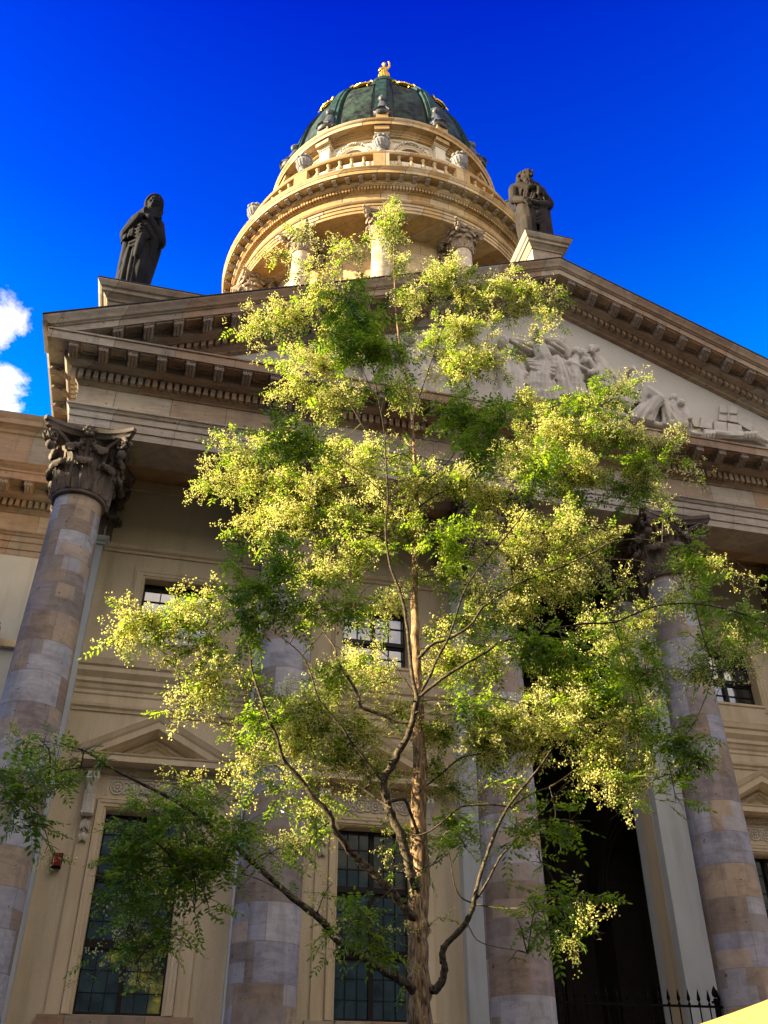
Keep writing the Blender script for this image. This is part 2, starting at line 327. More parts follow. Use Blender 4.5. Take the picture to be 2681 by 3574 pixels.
def capital(mb, R=.485, H=1.57, half=.96, mid=.70):
    mb.lathe([(R, -.02), (R+.07, -.0), (R+.085, .04), (R+.07, .08), (R+.02, .09), (R, .12), (R+.01, .5*H), (R+.06, .74*H), (R+.16, .86*H), (R+.18, .875*H), (0, .88*H)], 32)
    for k in range(8): acanthus(mb, k*pi/4, R, .08, .40*H, .17)
    for k in range(8): acanthus(mb, (k+.5)*pi/4, R+.01, .08, .66*H, .17, 1.05)
    diag = half*sqrt(2)
    for k in range(4):
        a = pi/4+k*pi/2; er = np.array([cos(a), sin(a), 0]); et = np.array([-sin(a), cos(a), 0]); ez = np.array([0, 0, 1.])
        rc = diag-.30
        for s_ in (-1, 1):
            st = [(R+.05, .50*H, .20), (R+.10, .62*H, .17), (R+.22, .74*H, .13), (R+.36, .815*H, .09), (rc-.02, .84*H, .07)]
            pts = [er*r+ez*z+et*s_*t for r, z, t in st]; rad = [.04, .045, .05, .05, .05]
            cz = .84*H-.15
            for q in range(1, 22):
                th = pi/2-q*.48; rr = .15*(1-q/24)
                pts.append(er*(rc+rr*cos(th))+ez*(cz+rr*sin(th))+et*s_*(.07+.02*q/21)); rad.append(.046*(1-q/34))
            mb.tube(pts, rad, 6)
        mb.ell(er*rc+ez*(.84*H-.15), (.07, .07, .07), 8)
        mb.ell(er*(rc-.02)+ez*(.84*H-.36), (.10, .10, .12), 8)
        for s_ in (-1, 1):   # small inner helices under the flower
            b = a+s_*pi/4
            e2 = np.array([cos(b), sin(b), 0]); t2 = np.array([-sin(b), cos(b), 0])*(-s_); pts = []; rad = []
            for q in range(20):
                if q < 5: pts.append(e2*(R+.06+.03*q)+ez*((.48+.07*q)*H)+t2*(.24-.03*q)); rad.append(.03)
                else:
                    th = 2.2-(q-5)*.5; rr = .085*(1-(q-5)/17); pts.append(e2*(R+.20)+ez*(.76*H+rr*sin(th))+t2*(.10+rr*cos(th))); rad.append(.026*(1-(q-5)/26))
            mb.tube(pts, rad, 5)
        b = k*pi/2; e2 = np.array([cos(b), sin(b), 0])     # fleuron and tall middle leaf
        c = e2*(mid+.03)+ez*.92*H; mb.ell(c, (.10, .10, .11), 8)
        for q in range(6):
            t2 = np.array([-sin(b), cos(b), 0]); mb.ell(c+e2*.04+t2*.10*cos(q*pi/3)+ez*.10*sin(q*pi/3), (.062, .062, .062), 6)
        mb.tube([e2*(R+.05)+ez*.55*H, e2*(R+.1)+ez*.72*H, e2*(R+.2)+ez*.84*H], [.1, .09, .07], 8, (1, .6))
    prof = [(.86, -.07), (.88, -.05), (.93, -.02), (.935, .0), (.955, .0), (1.0, .0)]
    P = []
    for zf, o in prof:
        ring = []
        for k in range(4):
            a = k*pi/2; e2 = np.array([cos(a), sin(a)]); t2 = np.array([-sin(a), cos(a)])
            for q in range(11):
                v = -1+2*q/10; ext = half*.93+o; dep = (mid+o)+(half-mid)*abs(v)**2.2
                p = e2*dep+t2*v*ext; ring.append((p[0], p[1], zf*H))
        P.append(ring)
    n0 = mb.n; mb.grid(P, closed_v=True); m = len(P[0])
    mb.f.append(tuple(range(n0, n0+m))[::-1]); mb.f.append(tuple(n0+(len(P)-1)*m+j for j in range(m))); return mb
def modillion(mb, w=.24, L_=.34, h=.19):
    """scroll bracket: back at y=0, reaches towards -Y, top at z=0"""
    pr = [(0, 0), (-L_, 0), (-L_-.012, -.03), (-L_, -.06)]
    for q in range(6): th = pi/2+.3+q*.5; pr.append((-L_+.055+.06*cos(th), -.075+.055*sin(th)))
    pr += [(-.17, -.085), (-.12, -.15), (-.07, -h), (-.02, -h-.005), (0, -h+.02)]
    mb.prism([(a, b) for a, b in pr], -w/2+.02, w/2-.02, 'x')
    mb.box(-w/2, w/2, -L_-.02, .01, -.028, .012)
    for s_ in (-1, 1):
        mb.tube([(s_*(w/2-.02), -L_+.05+.045*cos(t_)*(1-t_/9), -.085+.045*sin(t_)*(1-t_/9)) for t_ in np.linspace(0, 6, 10)], .016, 5)
        mb.tube([(s_*(w/2-.02), -.06+.05*cos(t_)*(1-t_/9), -h+.06+.05*sin(t_)*(1-t_/9)) for t_ in np.linspace(0, 6, 10)], .016, 5)
    for q in (-.065, 0, .065):
        mb.tube([(q, -L_+.01, -.05), (q, -L_+.0, -.12), (q, -.2, -.125), (q, -.1, -.20), (q*.7, -.03, -h-.02)], [.03, .035, .035, .035, .02], 6)
    return mb
def cyl_uv(me, c=(0, 0), R=.55, off=0):
    uvl = me.uv_layers.new(name='uv'); co = np.zeros(len(me.vertices)*3); me.vertices.foreach_get('co', co); co = co.reshape(-1, 3)
    for p in me.polygons:
        A = [atan2(co[me.loops[l].vertex_index][1]-c[1], co[me.loops[l].vertex_index][0]-c[0]) for l in p.loop_indices]
        for l, a in zip(p.loop_indices, A):
            if a-A[0] > pi: a -= 2*pi
            if a-A[0] < -pi: a += 2*pi
            uvl.data[l].uv = ((a+2*pi)*R+off, co[me.loops[l].vertex_index][2]+off*1.7)
# ================================================================== SETTING
g = MB(); g.box(-400, 400, -400, 400, -.4, 0); tag(link(g.mesh('ground', 'cobble'), 'ground'), kind='structure')
# unseen mass added on the sunward side, its heights stepped to shade tree and columns
g = MB(); g.box(-76, -60, -60, 30, 0, 24.2)
g.prism([(-60.0, 24.2), (-59.4, 24.2), (-59.4, 24.6), (-66, 27.0), (-70, 27.0), (-76.6, 24.6), (-76.6, 24.2)], -60.4, 30.4, 'y')
g.box(-75, -59.7, -60, -8.06, 0, 42)  # tall part, keeps the sun off the near leaf clumps
g.box(-76, -59.5, .1, 12, 0, 32.4)  # raised part, keeps the sun off the left column
row = tag(link(g.mesh('added_shade_block', 'plaster_grey'), 'added_shade_block'), kind='structure')

g = MB(); g.box(-50, 60, -58, -42, 0, 28.6); g.prism([(-58.6, 28.6), (-41.4, 28.6), (-41.4, 29), (-46, 33), (-54, 33), (-58.6, 29)], -50.5, 60.5, 'x')  # unseen block added behind the viewer to darken the lower facade
tag(link(g.mesh('added_shade_block', 'reflection_front'), 'added_shade_block'), kind='structure')

# ================================================================== CATHEDRAL
CA = tag(empty('cathedral', (0, 0, 0)), 'sandstone cathedral with a columned temple front and a green copper dome', 'cathedral')
def part(mb, name, mat, parent=None, smooth=False, uv=None, label=None, angle=35):
    o = link(mb.mesh(name, mat, smooth, angle, uv), name, parent or CA)
    if label: o['label'] = label
    return o
SX = 4.612; CX = [(-2.5+i)*SX for i in range(6)]
XL, XR, YF = -12.03, 12.03, -.5
# podium
g = MB(); g.box(-13.4, 13.4, -1.6, 5, -.2, 1.7); g.box(-13.6, 13.6, -1.8, 5, 1.7, 1.9)
for i in range(9): g.box(-7.6, 7.6, -1.8-.34*(9-i), -1.7, -.2, .19*(i+1)-.0)
part(g, 'podium', 'sand')
# columns
def shaft(R0, R1, z0, z1, n=48, seg=14):
    m = MB(); pr = []
    for i in range(seg+1):
        t_ = i/seg; pr.append((R0+(R1-R0)*max(0, (t_-.25)/.75)**1.5, z0+(z1-z0)*t_))
    return m.lathe([(R0+.05, z0-.0), (R0+.05, z0+.06)]+[(r, z) for r, z in pr if z > z0+.07], n)
def base_m(R, z0, h):
    m = MB(); m.box(-R*1.4, R*1.4, -R*1.4, R*1.4, z0, z0+h*.4); q = z0+h*.4
    return m.lathe([(R*1.3, q), (R*1.36, q+.1*h), (R*1.3, q+.2*h), (R*1.18, q+.24*h), (R*1.15, q+.34*h), (R*1.22, q+.4*h), (R*1.22, q+.5*h), (R*1.08, q+.55*h), (R*1.05, q+.6*h)], 40)
cap_me = capital(MB()).mesh('capital', 'capital', True, 50)
base_me = base_m(.585, 0, .62).mesh('column_base', 'sand', True)
for i, x in enumerate(CX):
    me = shaft(.588, .485, 0, 12.64-2.4).mesh('column', 'shaft', True, 30, uv=lambda me: cyl_uv(me, R=.585, off=i*3.31))
    c = link(me, 'column', CA, (x, 0, 2.4))
    link(cap_me, 'capital', c, (x, 0, 12.62)); link(base_me, 'base_moulding', c, (x, 0, 1.9))
# entablature of the portico (architrave, frieze, bed mould, corona) with side returns
ENT_A = [(-.95, 14.19), (0, 14.19), (0, 14.38), (.03, 14.385), (.03, 14.60), (.06, 14.605), (.06, 14.76), (.09, 14.78), (.12, 14.84), (.15, 14.86), (.15, 14.90), (0, 14.915)]
ENT_F = [(0, 14.915), (0, 15.50)]
ENT_B = [(0, 15.50), (.03, 15.51), (.04, 15.54), (.09, 15.59), (.10, 15.61), (.10, 15.84), (.24, 15.845), (.26, 15.86), (.33, 15.88), (.38, 15.93), (.39, 15.95), (.39, 16.13), (.74, 16.132), (.74, 16.115), (.77, 16.115), (.77, 16.33), (.80, 16.345), (.80, 16.39), (.6, 16.40), (-.3, 16.44)]
def dentils(mb, xa, xb, yf, z0, z1, p0=.09, p1=.22, step=.163, w_=.105):
    n = int((xb-xa)/step); st = (xb-xa)/n
    for i in range(n+1): x = xa+i*st; mb.box(x-w_/2, x+w_/2, yf-p1, yf-p0, z0, z1)
def dentils_side(mb, xf, ya, yb, z0, z1, sgn=-1, p0=.09, p1=.22, step=.163, w_=.105):
    n = int((yb-ya)/step)
    for i in range(n): y = ya+(i+.5)*step; mb.box(min(xf+sgn*p0, xf+sgn*p1), max(xf+sgn*p0, xf+sgn*p1), y-w_/2, y+w_/2, z0, z1)
YB = 5.25
g = MB(); cornice(g, XL, XR, YF, ENT_A, YB); archi = part(g, 'architrave', 'arch')
g = MB(); cornice(g, XL, XR, YF, ENT_F, YB); part(g, 'frieze', 'frieze')
g = MB(); cornice(g, XL, XR, YF, ENT_B, YB); dentils(g, XL-.16, XR+.16, YF, 15.62, 15.83); dentils_side(g, XL, YF, YB, 15.62, 15.83); dentils_side(g, XR, YF, YB, 15.62, 15.83, 1)
# coffers between the modillions: raised frames on the soffit
MS = .6588; nx = int(round((XR-XL)/MS))+1
MX = [XL-.20+i*((XR-XL+.40)/(nx+0)) for i in range(nx+1)]
for a, b in zip(MX[:-1], MX[1:]):
    x0, x1 = a+.15, b-.15
    for (p, q, r, s_) in ((x0, x1, -1.23, -1.19), (x0, x1, -.95, -.91), (x0, x0+.04, -1.19, -.95), (x1-.04, x1, -1.19, -.95)): g.box(p, q, r, s_, 16.085, 16.128)
corn = part(g, 'cornice', 'sand')
M['bracket'] = plain('carved_bracket_stone', (.17, .13, .095), (.42, .34, .26), 9, .85, .5)
mod_me = modillion(MB()).mesh('modillion', 'bracket', True, 40)
for x in MX: link(mod_me, 'modillion', corn, (x, YF-.385, 16.118))
for k in range(8):
    for sg, xf in ((-1, XL), (1, XR)): link(mod_me, 'modillion', corn, (xf+sg*.385, YF+.25+k*.66, 16.118), rz=pi/2*sg if sg > 0 else -pi/2)
# pediment
ZA, SL, HW = 22.18, .4325, 12.96
RK = [(-.12, -1.12), (-.02, -1.08), (0, -1.02), (.05, -.99), (.08, -.96), (.10, -.95), (.10, -.79), (.24, -.785), (.27, -.76), (.34, -.73), (.39, -.70), (.39, -.48), (.74, -.478), (.77, -.478), (.77, -.29), (.80, -.275), (.81, -.25), (.85, -.22), (.88, -.14), (.93, -.05), (.94, 0)]
g = MB(); rake(g, 0, HW, ZA, SL, YF, RK, 16.40)
n = int(2*11.6/.163)
for i in range(n):
    x = -11.6+i*23.2/(n-1); z = ZA-SL*abs(x)
    if z-.95 > 16.42 and abs(x) > .05: g.box(x-.052, x+.052, YF-.22, YF-.09, z-.935, z-.80, shear=-SL*(1 if x > 0 else -1))
# side simas of the eaves
for sg, xf in ((-1, XL), (1, XR)):
    g.grid([[(xf+sg*p, YF-.9, z), (xf+sg*p, YB, z)] for p, z in ((.78, 16.40), (.82, 16.42), (.86, 16.50), (.93, 16.56), (.94, 16.60), (.5, 16.62))])
for sg in (-1, 1):
    x = .36
    while x < 11.2:
        a, b = x+.15, x+.648-.15; zc = ZA-SL*(a+b)/2-.505
        for (p, q, r, s_) in ((a, b, -1.23, -1.19), (a, b, -.95, -.91), (a, a+.04, -1.19, -.95), (b-.04, b, -1.19, -.95)):
            zz = ZA-SL*(p+q)/2-.48
            if zz > 16.5: g.box(min(sg*p, sg*q), max(sg*p, sg*q), r, s_, zz-.045, zz-.003, shear=-SL*sg)
        x += .648
rk = part(g, 'raking_cornice', 'sand')
g = MB()
for sg in (-1, 1):   # lead flashing on the upper edge
    g.add([(0, YF-.96, ZA+.002), (0, YF-.96, ZA+.03), (sg*HW*1.002, YF-.96, ZA+.03-SL*HW), (sg*HW*1.002, YF-.96, ZA+.002-SL*HW),
           (0, YF, ZA+.002), (0, YF, ZA+.03), (sg*HW*1.002, YF, ZA+.03-SL*HW), (sg*HW*1.002, YF, ZA+.002-SL*HW)],
          [(0, 1, 2, 3), (4, 7, 6, 5), (1, 5, 6, 2), (0, 3, 7, 4), (0, 4, 5, 1), (3, 2, 6, 7)])
part(g, 'flashing', 'slate', rk)
k = 0
for sg in (-1, 1):
    me = modillion(MB()); V = [v.copy() for v in me.v]
    for v in V: v[:, 2] += -SL*sg*v[:, 0]
    me.v = V; me = me.mesh('modillion', 'bracket', True, 40); x = .36
    while x < 11.9:
        z = ZA-SL*x-.485
        if z-.16 > 16.42: link(me, 'modillion', rk, (sg*x, YF-.385, z))
        x += .648
g = MB(); g.add([(-11.4, -.38, 16.3), (11.4, -.38, 16.3), (0, -.38, 21.25), (-11.4, -.1, 16.3), (11.4, -.1, 16.3), (0, -.1, 21.25)], [(0, 1, 2), (5, 4, 3), (0, 3, 4, 1), (1, 4, 5, 2), (2, 5, 3, 0)])
tymp = part(g, 'tympanum', 'tymp')
# roof behind the pediment
g = MB()
for sg in (-1, 1): g.add([(0, YF, ZA+.0), (sg*12.2, YF, ZA-SL*12.2), (sg*12.2, 14, ZA-SL*12.2), (0, 14, ZA), (0, YF, ZA-.25), (sg*12.2, YF, ZA-.25-SL*12.2), (sg*12.2, 14, ZA-.25-SL*12.2), (0, 14, ZA-.25)], [(0, 1, 2, 3), (7, 6, 5, 4), (0, 4, 5, 1), (1, 5, 6, 2), (2, 6, 7, 3)])
part(g, 'roof', 'roof')
# ceiling of the portico
g = MB(); g.box(-12.0, 12.0, .45, 1.7, 14.62, 14.8); g.box(-12, 12, .45, .80, 14.19, 14.62)
part(g, 'portico_ceiling', 'soffit')
# wall of the portico: solid between openings
YW = 1.65
WX = [(CX[i]+CX[i+1])/2 for i in range(5)]
g = MB(); op = [w_ for w_ in WX if abs(w_) > .1]
def wallrow(z0, z1, holes, mb, y0=YW, y1=2.15, xa=-12.0, xb=12.0):
    x = xa
    for a, b in sorted(holes): mb.box(x, a, y0, y1, z0, z1); x = b
    mb.box(x, xb, y0, y1, z0, z1)
LH = [(w_-.78, w_+.78) for w_ in op]; PH = [(-1.8, 1.8)]
wallrow(1.9, 3.28, PH, g); wallrow(3.28, 6.76, LH+PH, g); wallrow(6.76, 10.42, PH, g); wallrow(10.42, 11.97, LH+PH, g); wallrow(11.97, 13.9, PH, g); wallrow(13.9, 14.8, [], g)
g.box(-12, -11.6, 2.15, 5.6, 1.9, 14.2); g.box(11.6, 12, 2.15, 5.6, 1.9, 14.2)
part(g, 'portico_wall', 'plaster')
pm = capital(MB()); pm.v = [v*np.array([1.0, .62, 1.0]) for v in pm.v]; pil_me = pm.mesh('pilaster_capital', 'capital', True, 50)
STR = [(-.01, 12.56), (.04, 12.57), (.05, 12.62), (.10, 12.66), (.12, 12.72), (.12, 12.75), (-.01, 12.77)]
for x in CX:
    g = MB(); g.box(x-.5, x+.5, 1.40, YW+.01, 1.9, 12.58); g.box(x-.5, x+.5, 1.42, YW+.01, 12.75, 14.19); cornice(g, x-.5, x+.5, 1.40, STR, YW+.05)
    if abs(x) < 3: g.box(min(x-.5, x+.494), max(x-.5, x+.494), 1.66, 2.45, 1.9, 12.58)
    p_ = part(g, 'pilaster', 'plaster_pale'); link(pil_me, 'capital', p_, (x, 1.62, 12.66))
# mouldings along the wall, one run in every bay
for i in range(5):
    a, b = CX[i]+.5, CX[i+1]-.5
    if i == 2: continue
    g = MB(); cornice(g, a, b, YW, STR, left=False, right=False); part(g, 'string_course', 'trim')
    g = MB(); cornice(g, a, b, YW, [(-.01, 8.74), (.03, 8.75), (.04, 8.80), (.08, 8.84), (.09, 8.90), (.006, 8.92), (.006, 9.10), (.03, 9.13), (.03, 9.2), (.06, 9.24), (.08, 9.32), (.12, 9.36), (.12, 9.44), (.16, 9.50), (.20, 9.56), (.20, 9.66), (.24, 9.70), (.26, 9.80), (.27, 9.83), (-.01, 9.87)], left=False, right=False); part(g, 'storey_cornice', 'trim')
    g = MB(); g.box(a, b, YW-.05, YW+.01, 14.33, 14.60); part(g, 'wall_crown', 'trim')
# the lower windows
def rosettes(mb, xc, z, y, n=5, w_=1.56):
    st = w_/n
    for i in range(n):
        c = xc-w_/2+st*(i+.5)
        mb.tube([(c+.135*cos(a), y, z+.135*sin(a)) for a in np.linspace(0, 2*pi, 17)], .018, 5, up=(0, 1, 0))
        for q in range(8): mb.ell((c+.07*cos(q*pi/4), y, z+.07*sin(q*pi/4)), (.032, .022, .032), 6)
        mb.ell((c, y-.01, z), (.03, .03, .03), 6)
        if i < n-1:
            mb.ell((c+st/2, y, z), (.03, .02, .05), 6)
            for q in (-1, 1): mb.ell((c+st/2, y, z+q*.11), (.05, .015, .025), 6)
def console(mb, x, y, z0, z1):
    """foliate bracket with a hanging drop of husks"""
    mb.prism([(y, z1), (y-.20, z1), (y-.22, z1-.10), (y-.16, z1-.2), (y-.10, z0+.3), (y-.10, z0+.1), (y-.14, z0+.04), (y-.10, z0-.02), (y, z0)], x-.11, x+.11, 'x')
    for q in range(-2, 3):
        mb.tube([(x+q*.045, y-.21, z1-.04), (x+q*.05, y-.23, z1-.14), (x+q*.035, y-.17, z1-.26), (x+q*.02, y-.13, z1-.42), (x+q*.03, y-.115, z0+.2), (x+q*.045, y-.12, z0+.03)], [.03, .035, .03, .02, .018, .03], 6)
    for s_ in (-1, 1): mb.ell((x+s_*.1, y-.12, z0+.03), (.03, .06, .05), 6); mb.ell((x+s_*.08, y-.2, z1-.1), (.05, .05, .07), 6)
    for zc, sc in ((z0-.14, 1.15), (z0-.38, .95)):
        for q in range(-2, 3): mb.ell((x+q*.032*sc, y-.05+abs(q)*.01, zc-.02*abs(q)), (.022*sc, .03, .09*sc), 6)
        mb.ell((x, y-.06, zc+.11*sc), (.02, .02, .025), 6)
def sash(mb, xc, zs, y=1.93, cols=3, wd=.78, mull=.055, bar=.016):
    z0, z1 = zs[0][0], zs[-1][1]
    for s_ in (-1, 1): mb.box(min(xc+s_*wd, xc+s_*(wd-.05)), max(xc+s_*wd, xc+s_*(wd-.05)), y-.03, y+.05, z0, z1)
    mb.box(xc-mull/2-.02, xc+mull/2+.02, y-.05, y+.05, z0, z1)
    for a, b, rows in zs:
        mb.box(xc-wd+.05, xc+wd-.05, y-.031, y+.05, a, a+.05); mb.box(xc-wd+.05, xc+wd-.05, y-.031, y+.05, b-.05, b)
        for k_ in range(1, rows): z = a+(b-a)*k_/rows; mb.box(xc-wd+.05, xc+wd-.05, y-.012, y+.02, z-bar/2, z+bar/2)
        for s_ in (-1, 1):
            for k_ in range(1, cols):
                x = xc+s_*(mull/2+(wd-.05-mull/2)*k_/cols); mb.box(x-bar/2, x+bar/2, y-.014, y+.02, a+.05, b-.05)
    for (a, b, r), (a2, b2, r2) in zip(zs[:-1], zs[1:]): mb.box(xc-wd, xc+wd, y-.07, y+.05, b-.001, a2+.001)
for wi, xc in enumerate(op):
    g = MB(); frame(g, xc-.77, xc+.77, 3.28, 6.78, YW-.0, [(-.01, -.28), (-.01, .03), (.02, .06), (.04, .05), (.05, .08), (.10, .085), (.12, .10), (.17, .105), (.18, .08), (.19, .0)])
    for s_ in (-1, 1): g.box(min(xc+s_*.96, xc+s_*1.21), max(xc+s_*.96, xc+s_*1.21), YW-.05, YW+.01, 3.26, 7.46)
    g.box(xc-.965, xc+.965, YW-.045, YW+.01, 6.98, 7.46)
    w_ = part(g, 'lower_window', 'trim')
    g = MB(); sash(g, xc, [(3.29, 4.37, 3), (4.47, 5.55, 3), (5.62, 6.77, 3)]); part(g, 'sash', 'timber', w_)
    g = MB(); g.box(xc-.77, xc+.77, 1.945, 1.955, 3.29, 6.77); part(g, 'pane', 'glass', w_)
    g = MB()
    if wi == 0:
        for k_ in range(11): g.tube([(xc-.7+k_*.14, 2.2+.02*sin(k_*2), 3.3), (xc-.7+k_*.14, 2.2, 6.7)], .06, 6)
        part(g, 'curtain', 'curtain', w_)
    else: g.box(xc-.75, xc+.75, 2.05, 2.06, 3.29, 4.9); part(g, 'blind', 'blind', w_)
    g = MB(); cornice(g, xc-1.18, xc+1.18, YW, [(.04, 7.44), (.10, 7.46), (.10, 7.56), (.13, 7.58), (.28, 7.60), (.30, 7.62), (.38, 7.63), (.38, 7.74), (.40, 7.76), (.41, 7.79), (0, 7.80)], YW)
    rake(g, xc, 1.60, 8.64, .52, YW, [(0, -.60), (.06, -.56), (.08, -.53), (.08, -.42), (.13, -.40), (.26, -.36), (.36, -.28), (.37, -.15), (.40, -.10), (.43, -.02), (.44, 0), (0, .02)], 7.80)
    dentils(g, xc-1.24, xc+1.24, YW, 7.475, 7.55, .09, .15, .062, .036)
    for i in range(38):
        x = -1.0+i*2/37; z = 8.64-.52*abs(x); 
        if z-.5 > 7.82: g.box(xc+x-.017, xc+x+.017, YW-.13, YW-.07, z-.51, z-.43, shear=-.52*(1 if x > 0 else -1))
    part(g, 'pediment', 'trim', w_)
    g = MB(); rosettes(g, xc, 7.21, YW-.055); frame(g, xc-.80, xc+.80, 7.05, 7.38, YW-.045, [(0, 0), (0, .02), (.03, .02), (.03, 0)]); part(g, 'rosette_frieze', 'relief', w_)
    g = MB(); console(g, xc-1.10, YW-.05, 6.62, 7.44); part(g, 'console', 'relief', w_)
    g = MB(); console(g, xc+1.10, YW-.05, 6.62, 7.44); part(g, 'console', 'relief', w_)
    g = MB(); g.box(xc-1.32, xc+1.32, YW-.16, YW+.01, 3.10, 3.26); g.box(xc-1.25, xc+1.25, YW-.08, YW+.01, 1.9, 3.10); part(g, 'sill', 'sand', w_)
    # the square window above
    g = MB(); z0, z1 = 10.42, 11.97
    frame(g, xc-.97, xc+.97, z0-.19, z1+.19, YW, [(-.2, -.28), (-.2, .03), (-.17, .05), (-.15, .04), (-.13, .06), (-.07, .065), (-.05, .08), (0, .085), (.005, .03), (.06, .03), (.07, 0)])
    g.box(xc-1.25, xc+1.25, YW-.06, YW+.01, z0-.06, z0); g.box(xc-1.1, xc+1.1, YW-.03, YW+.01, 9.87, z0-.06)
    w2 = part(g, 'upper_window', 'trim')
    g = MB(); sash(g, xc, [(z0, 11.05, 2), (11.12, z1, 2)], cols=2, bar=.025); part(g, 'sash', 'timber', w2)
    g = MB(); g.box(xc-.77, xc+.77, 1.945, 1.955, z0, z1); part(g, 'pane', 'glass', w2)
    g = MB(); g.box(xc-.76, xc+.76, 2.10, 2.11, z0, z0+.62); part(g, 'blind', 'blind', w2)
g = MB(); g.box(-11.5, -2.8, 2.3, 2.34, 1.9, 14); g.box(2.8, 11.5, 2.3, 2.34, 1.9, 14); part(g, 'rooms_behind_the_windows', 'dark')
# the open loggia in the middle bay
g = MB(); g.box(-3.9, -3.6, 2.35, 9.4, 1.9, 14.6); g.box(-3.6, 3.6, 9.0, 9.3, 1.9, 14.6); g.box(-3.9, 3.9, 2.2, 9.3, 14.3, 14.6); g.box(-3.6, 3.6, 2.2, 9.0, 1.8, 1.9)
for x in (-2.9, -1.3, 1.3, 2.9): g.box(x-.35, x+.35, 8.85, 9.01, 1.9, 12.6)
# right side wall with an arched niche
yc, zc, ra = 5.9, 6.7, 1.9; A = np.linspace(0, pi, 17); X0, X1 = 3.6, 3.9
ring = [(X0, yc-ra*cos(a), zc+ra*sin(a)) for a in A]; top = [(X0, yc-ra*cos(a)*1.0 if 0 else 2.35+(9.0-2.35)*i/16, 14.3) for i, a in enumerate(A)]
g.grid([ring, top]); g.add([(X0, 2.35, 1.9), (X0, yc-ra, 1.9), (X0, yc-ra, zc), (X0, 2.35, 14.3), (X0, 9, 1.9), (X0, yc+ra, 1.9), (X0, yc+ra, zc), (X0, 9, 14.3)], [(0, 1, 2, 3), (4, 7, 6, 5)])
g.grid([ring, [(4.5, y, z) for _, y, z in ring]]); g.box(3.6, 4.5, yc+ra, yc+ra+.02, 1.9, zc); g.box(3.6, 4.5, yc-ra-.02, yc-ra, 1.9, zc); g.box(4.5, 4.6, 2.35, 9, 1.9, 14.3)
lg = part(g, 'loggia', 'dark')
g = MB()
for rr, xx in ((ra+.02, 3.55), (ra+.18, 3.52), (ra+.36, 3.50)): g.tube([(xx, yc-rr*cos(a), zc+rr*sin(a)) for a in A], .06, 6, up=(1, 0, 0))
g.box(3.42, 3.62, yc+ra-.1, yc+ra+.6, zc-.25, zc-.02); g.box(3.42, 3.62, yc-ra-.6, yc-ra+.1, zc-.25, zc-.02)
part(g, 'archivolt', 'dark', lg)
# wings of the main block beside the portico
def wing(xa, xb, sg):
    g = MB(); g.box(xa, xb, 5.25, 33, 0, 14.2); wl = part(g, 'wing_wall', 'plaster_grey')
    g = MB(); g.box(xa, xb, 5.12, 5.26, 11.55, 11.68); g.box(xa, xb, 5.18, 5.26, 11.68, 11.75); part(g, 'string_course', 'trim', wl)
    L_, R_ = (True, False) if sg < 0 else (False, True)
    g = MB(); cornice(g, xa, xb, 5.25, ENT_A, 20, L_, R_); cornice(g, xa, xb, 5.25, ENT_B, 20, L_, R_); dentils(g, xa, xb, 5.25, 15.62, 15.83); e = part(g, 'wing_entablature', 'sand', wl)
    g = MB(); cornice(g, xa, xb, 5.25, ENT_F, 20, L_, R_); part(g, 'frieze', 'frieze', wl)
    g = MB(); cornice(g, xa, xb, 5.35, [(.0, 16.42), (.75, 16.42), (.78, 16.50), (.86, 16.62), (.9, 16.66), (.6, 16.72), (.05, 16.76), (.05, 17.08), (.0, 17.12), (0, 18.22), (.05, 18.25), (.07, 18.34), (.14, 18.42), (.22, 18.46), (.22, 18.62), (.26, 18.70), (.30, 18.80), (-.5, 18.84)], 20, L_, R_)
    g.box(xa, xb, 5.8, 33, 14, 18.8)
    part(g, 'attic', 'sand', wl)
    x = (xb-.33) if sg < 0 else xa+.33
    k_ = 0
    while xa < x < xb and k_ < 12: link(mod_me, 'modillion', wl, (x, 5.25-.385, 16.118)); x += .63*(-1 if sg < 0 else 1)*(1); k_ += 1
wing(-19, -12.0, -1); wing(12.0, 19, 1)
g = MB(); g.box(-12, 12, 6, 33, 14.3, 18.8); part(g, 'main_block', 'plaster')
# statue pedestals
CAPP = [(0, -.42), (.03, -.41), (.05, -.36), (.10, -.31), (.13, -.27), (.18, -.25), (.19, -.16), (.24, -.13), (.28, -.05), (.30, -.01), (.30, .02), (0, .03)]
def pedestal(xa, xb, ya, yb, z0, z1, mat='sand'):
    g = MB(); zb = lambda x: ZA-SL*abs(x)-.12
    g.prism([(xa, zb(xa)), (0 if xa*xb < 0 else (xa+xb)/2, zb(0 if xa*xb < 0 else (xa+xb)/2)), (xb, zb(xb)), (xb, max(z1-.40, zb(xb)+.02)), (xa, max(z1-.40, zb(xa)+.02))], ya, yb, 'y')
    rows = []
    for p, dz in CAPP: z = z1+dz-.02; rows.append([(xa-p, yb+p, z), (xa-p, ya-p, z), (xb+p, ya-p, z), (xb+p, yb+p, z)])
    g.grid(rows, closed_v=True); g.box(xa-.28, xb+.28, ya-.28, yb+.28, z1-.01, z1+.015)
    o = part(g, 'statue_pedestal', mat)
    g = MB(); g.box(xa-.31, xb+.31, ya-.31, yb+.31, z1+.012, z1+.035); part(g, 'flashing', 'slate', o); return o
pedestal(-.46, .46, -.72, .7, 21.5, 23.72); pedestal(-11.82, -8.6, -.72, .7, 16.6, 18.50); pedestal(8.6, 11.82, -.72, .7, 16.6, 18.50)
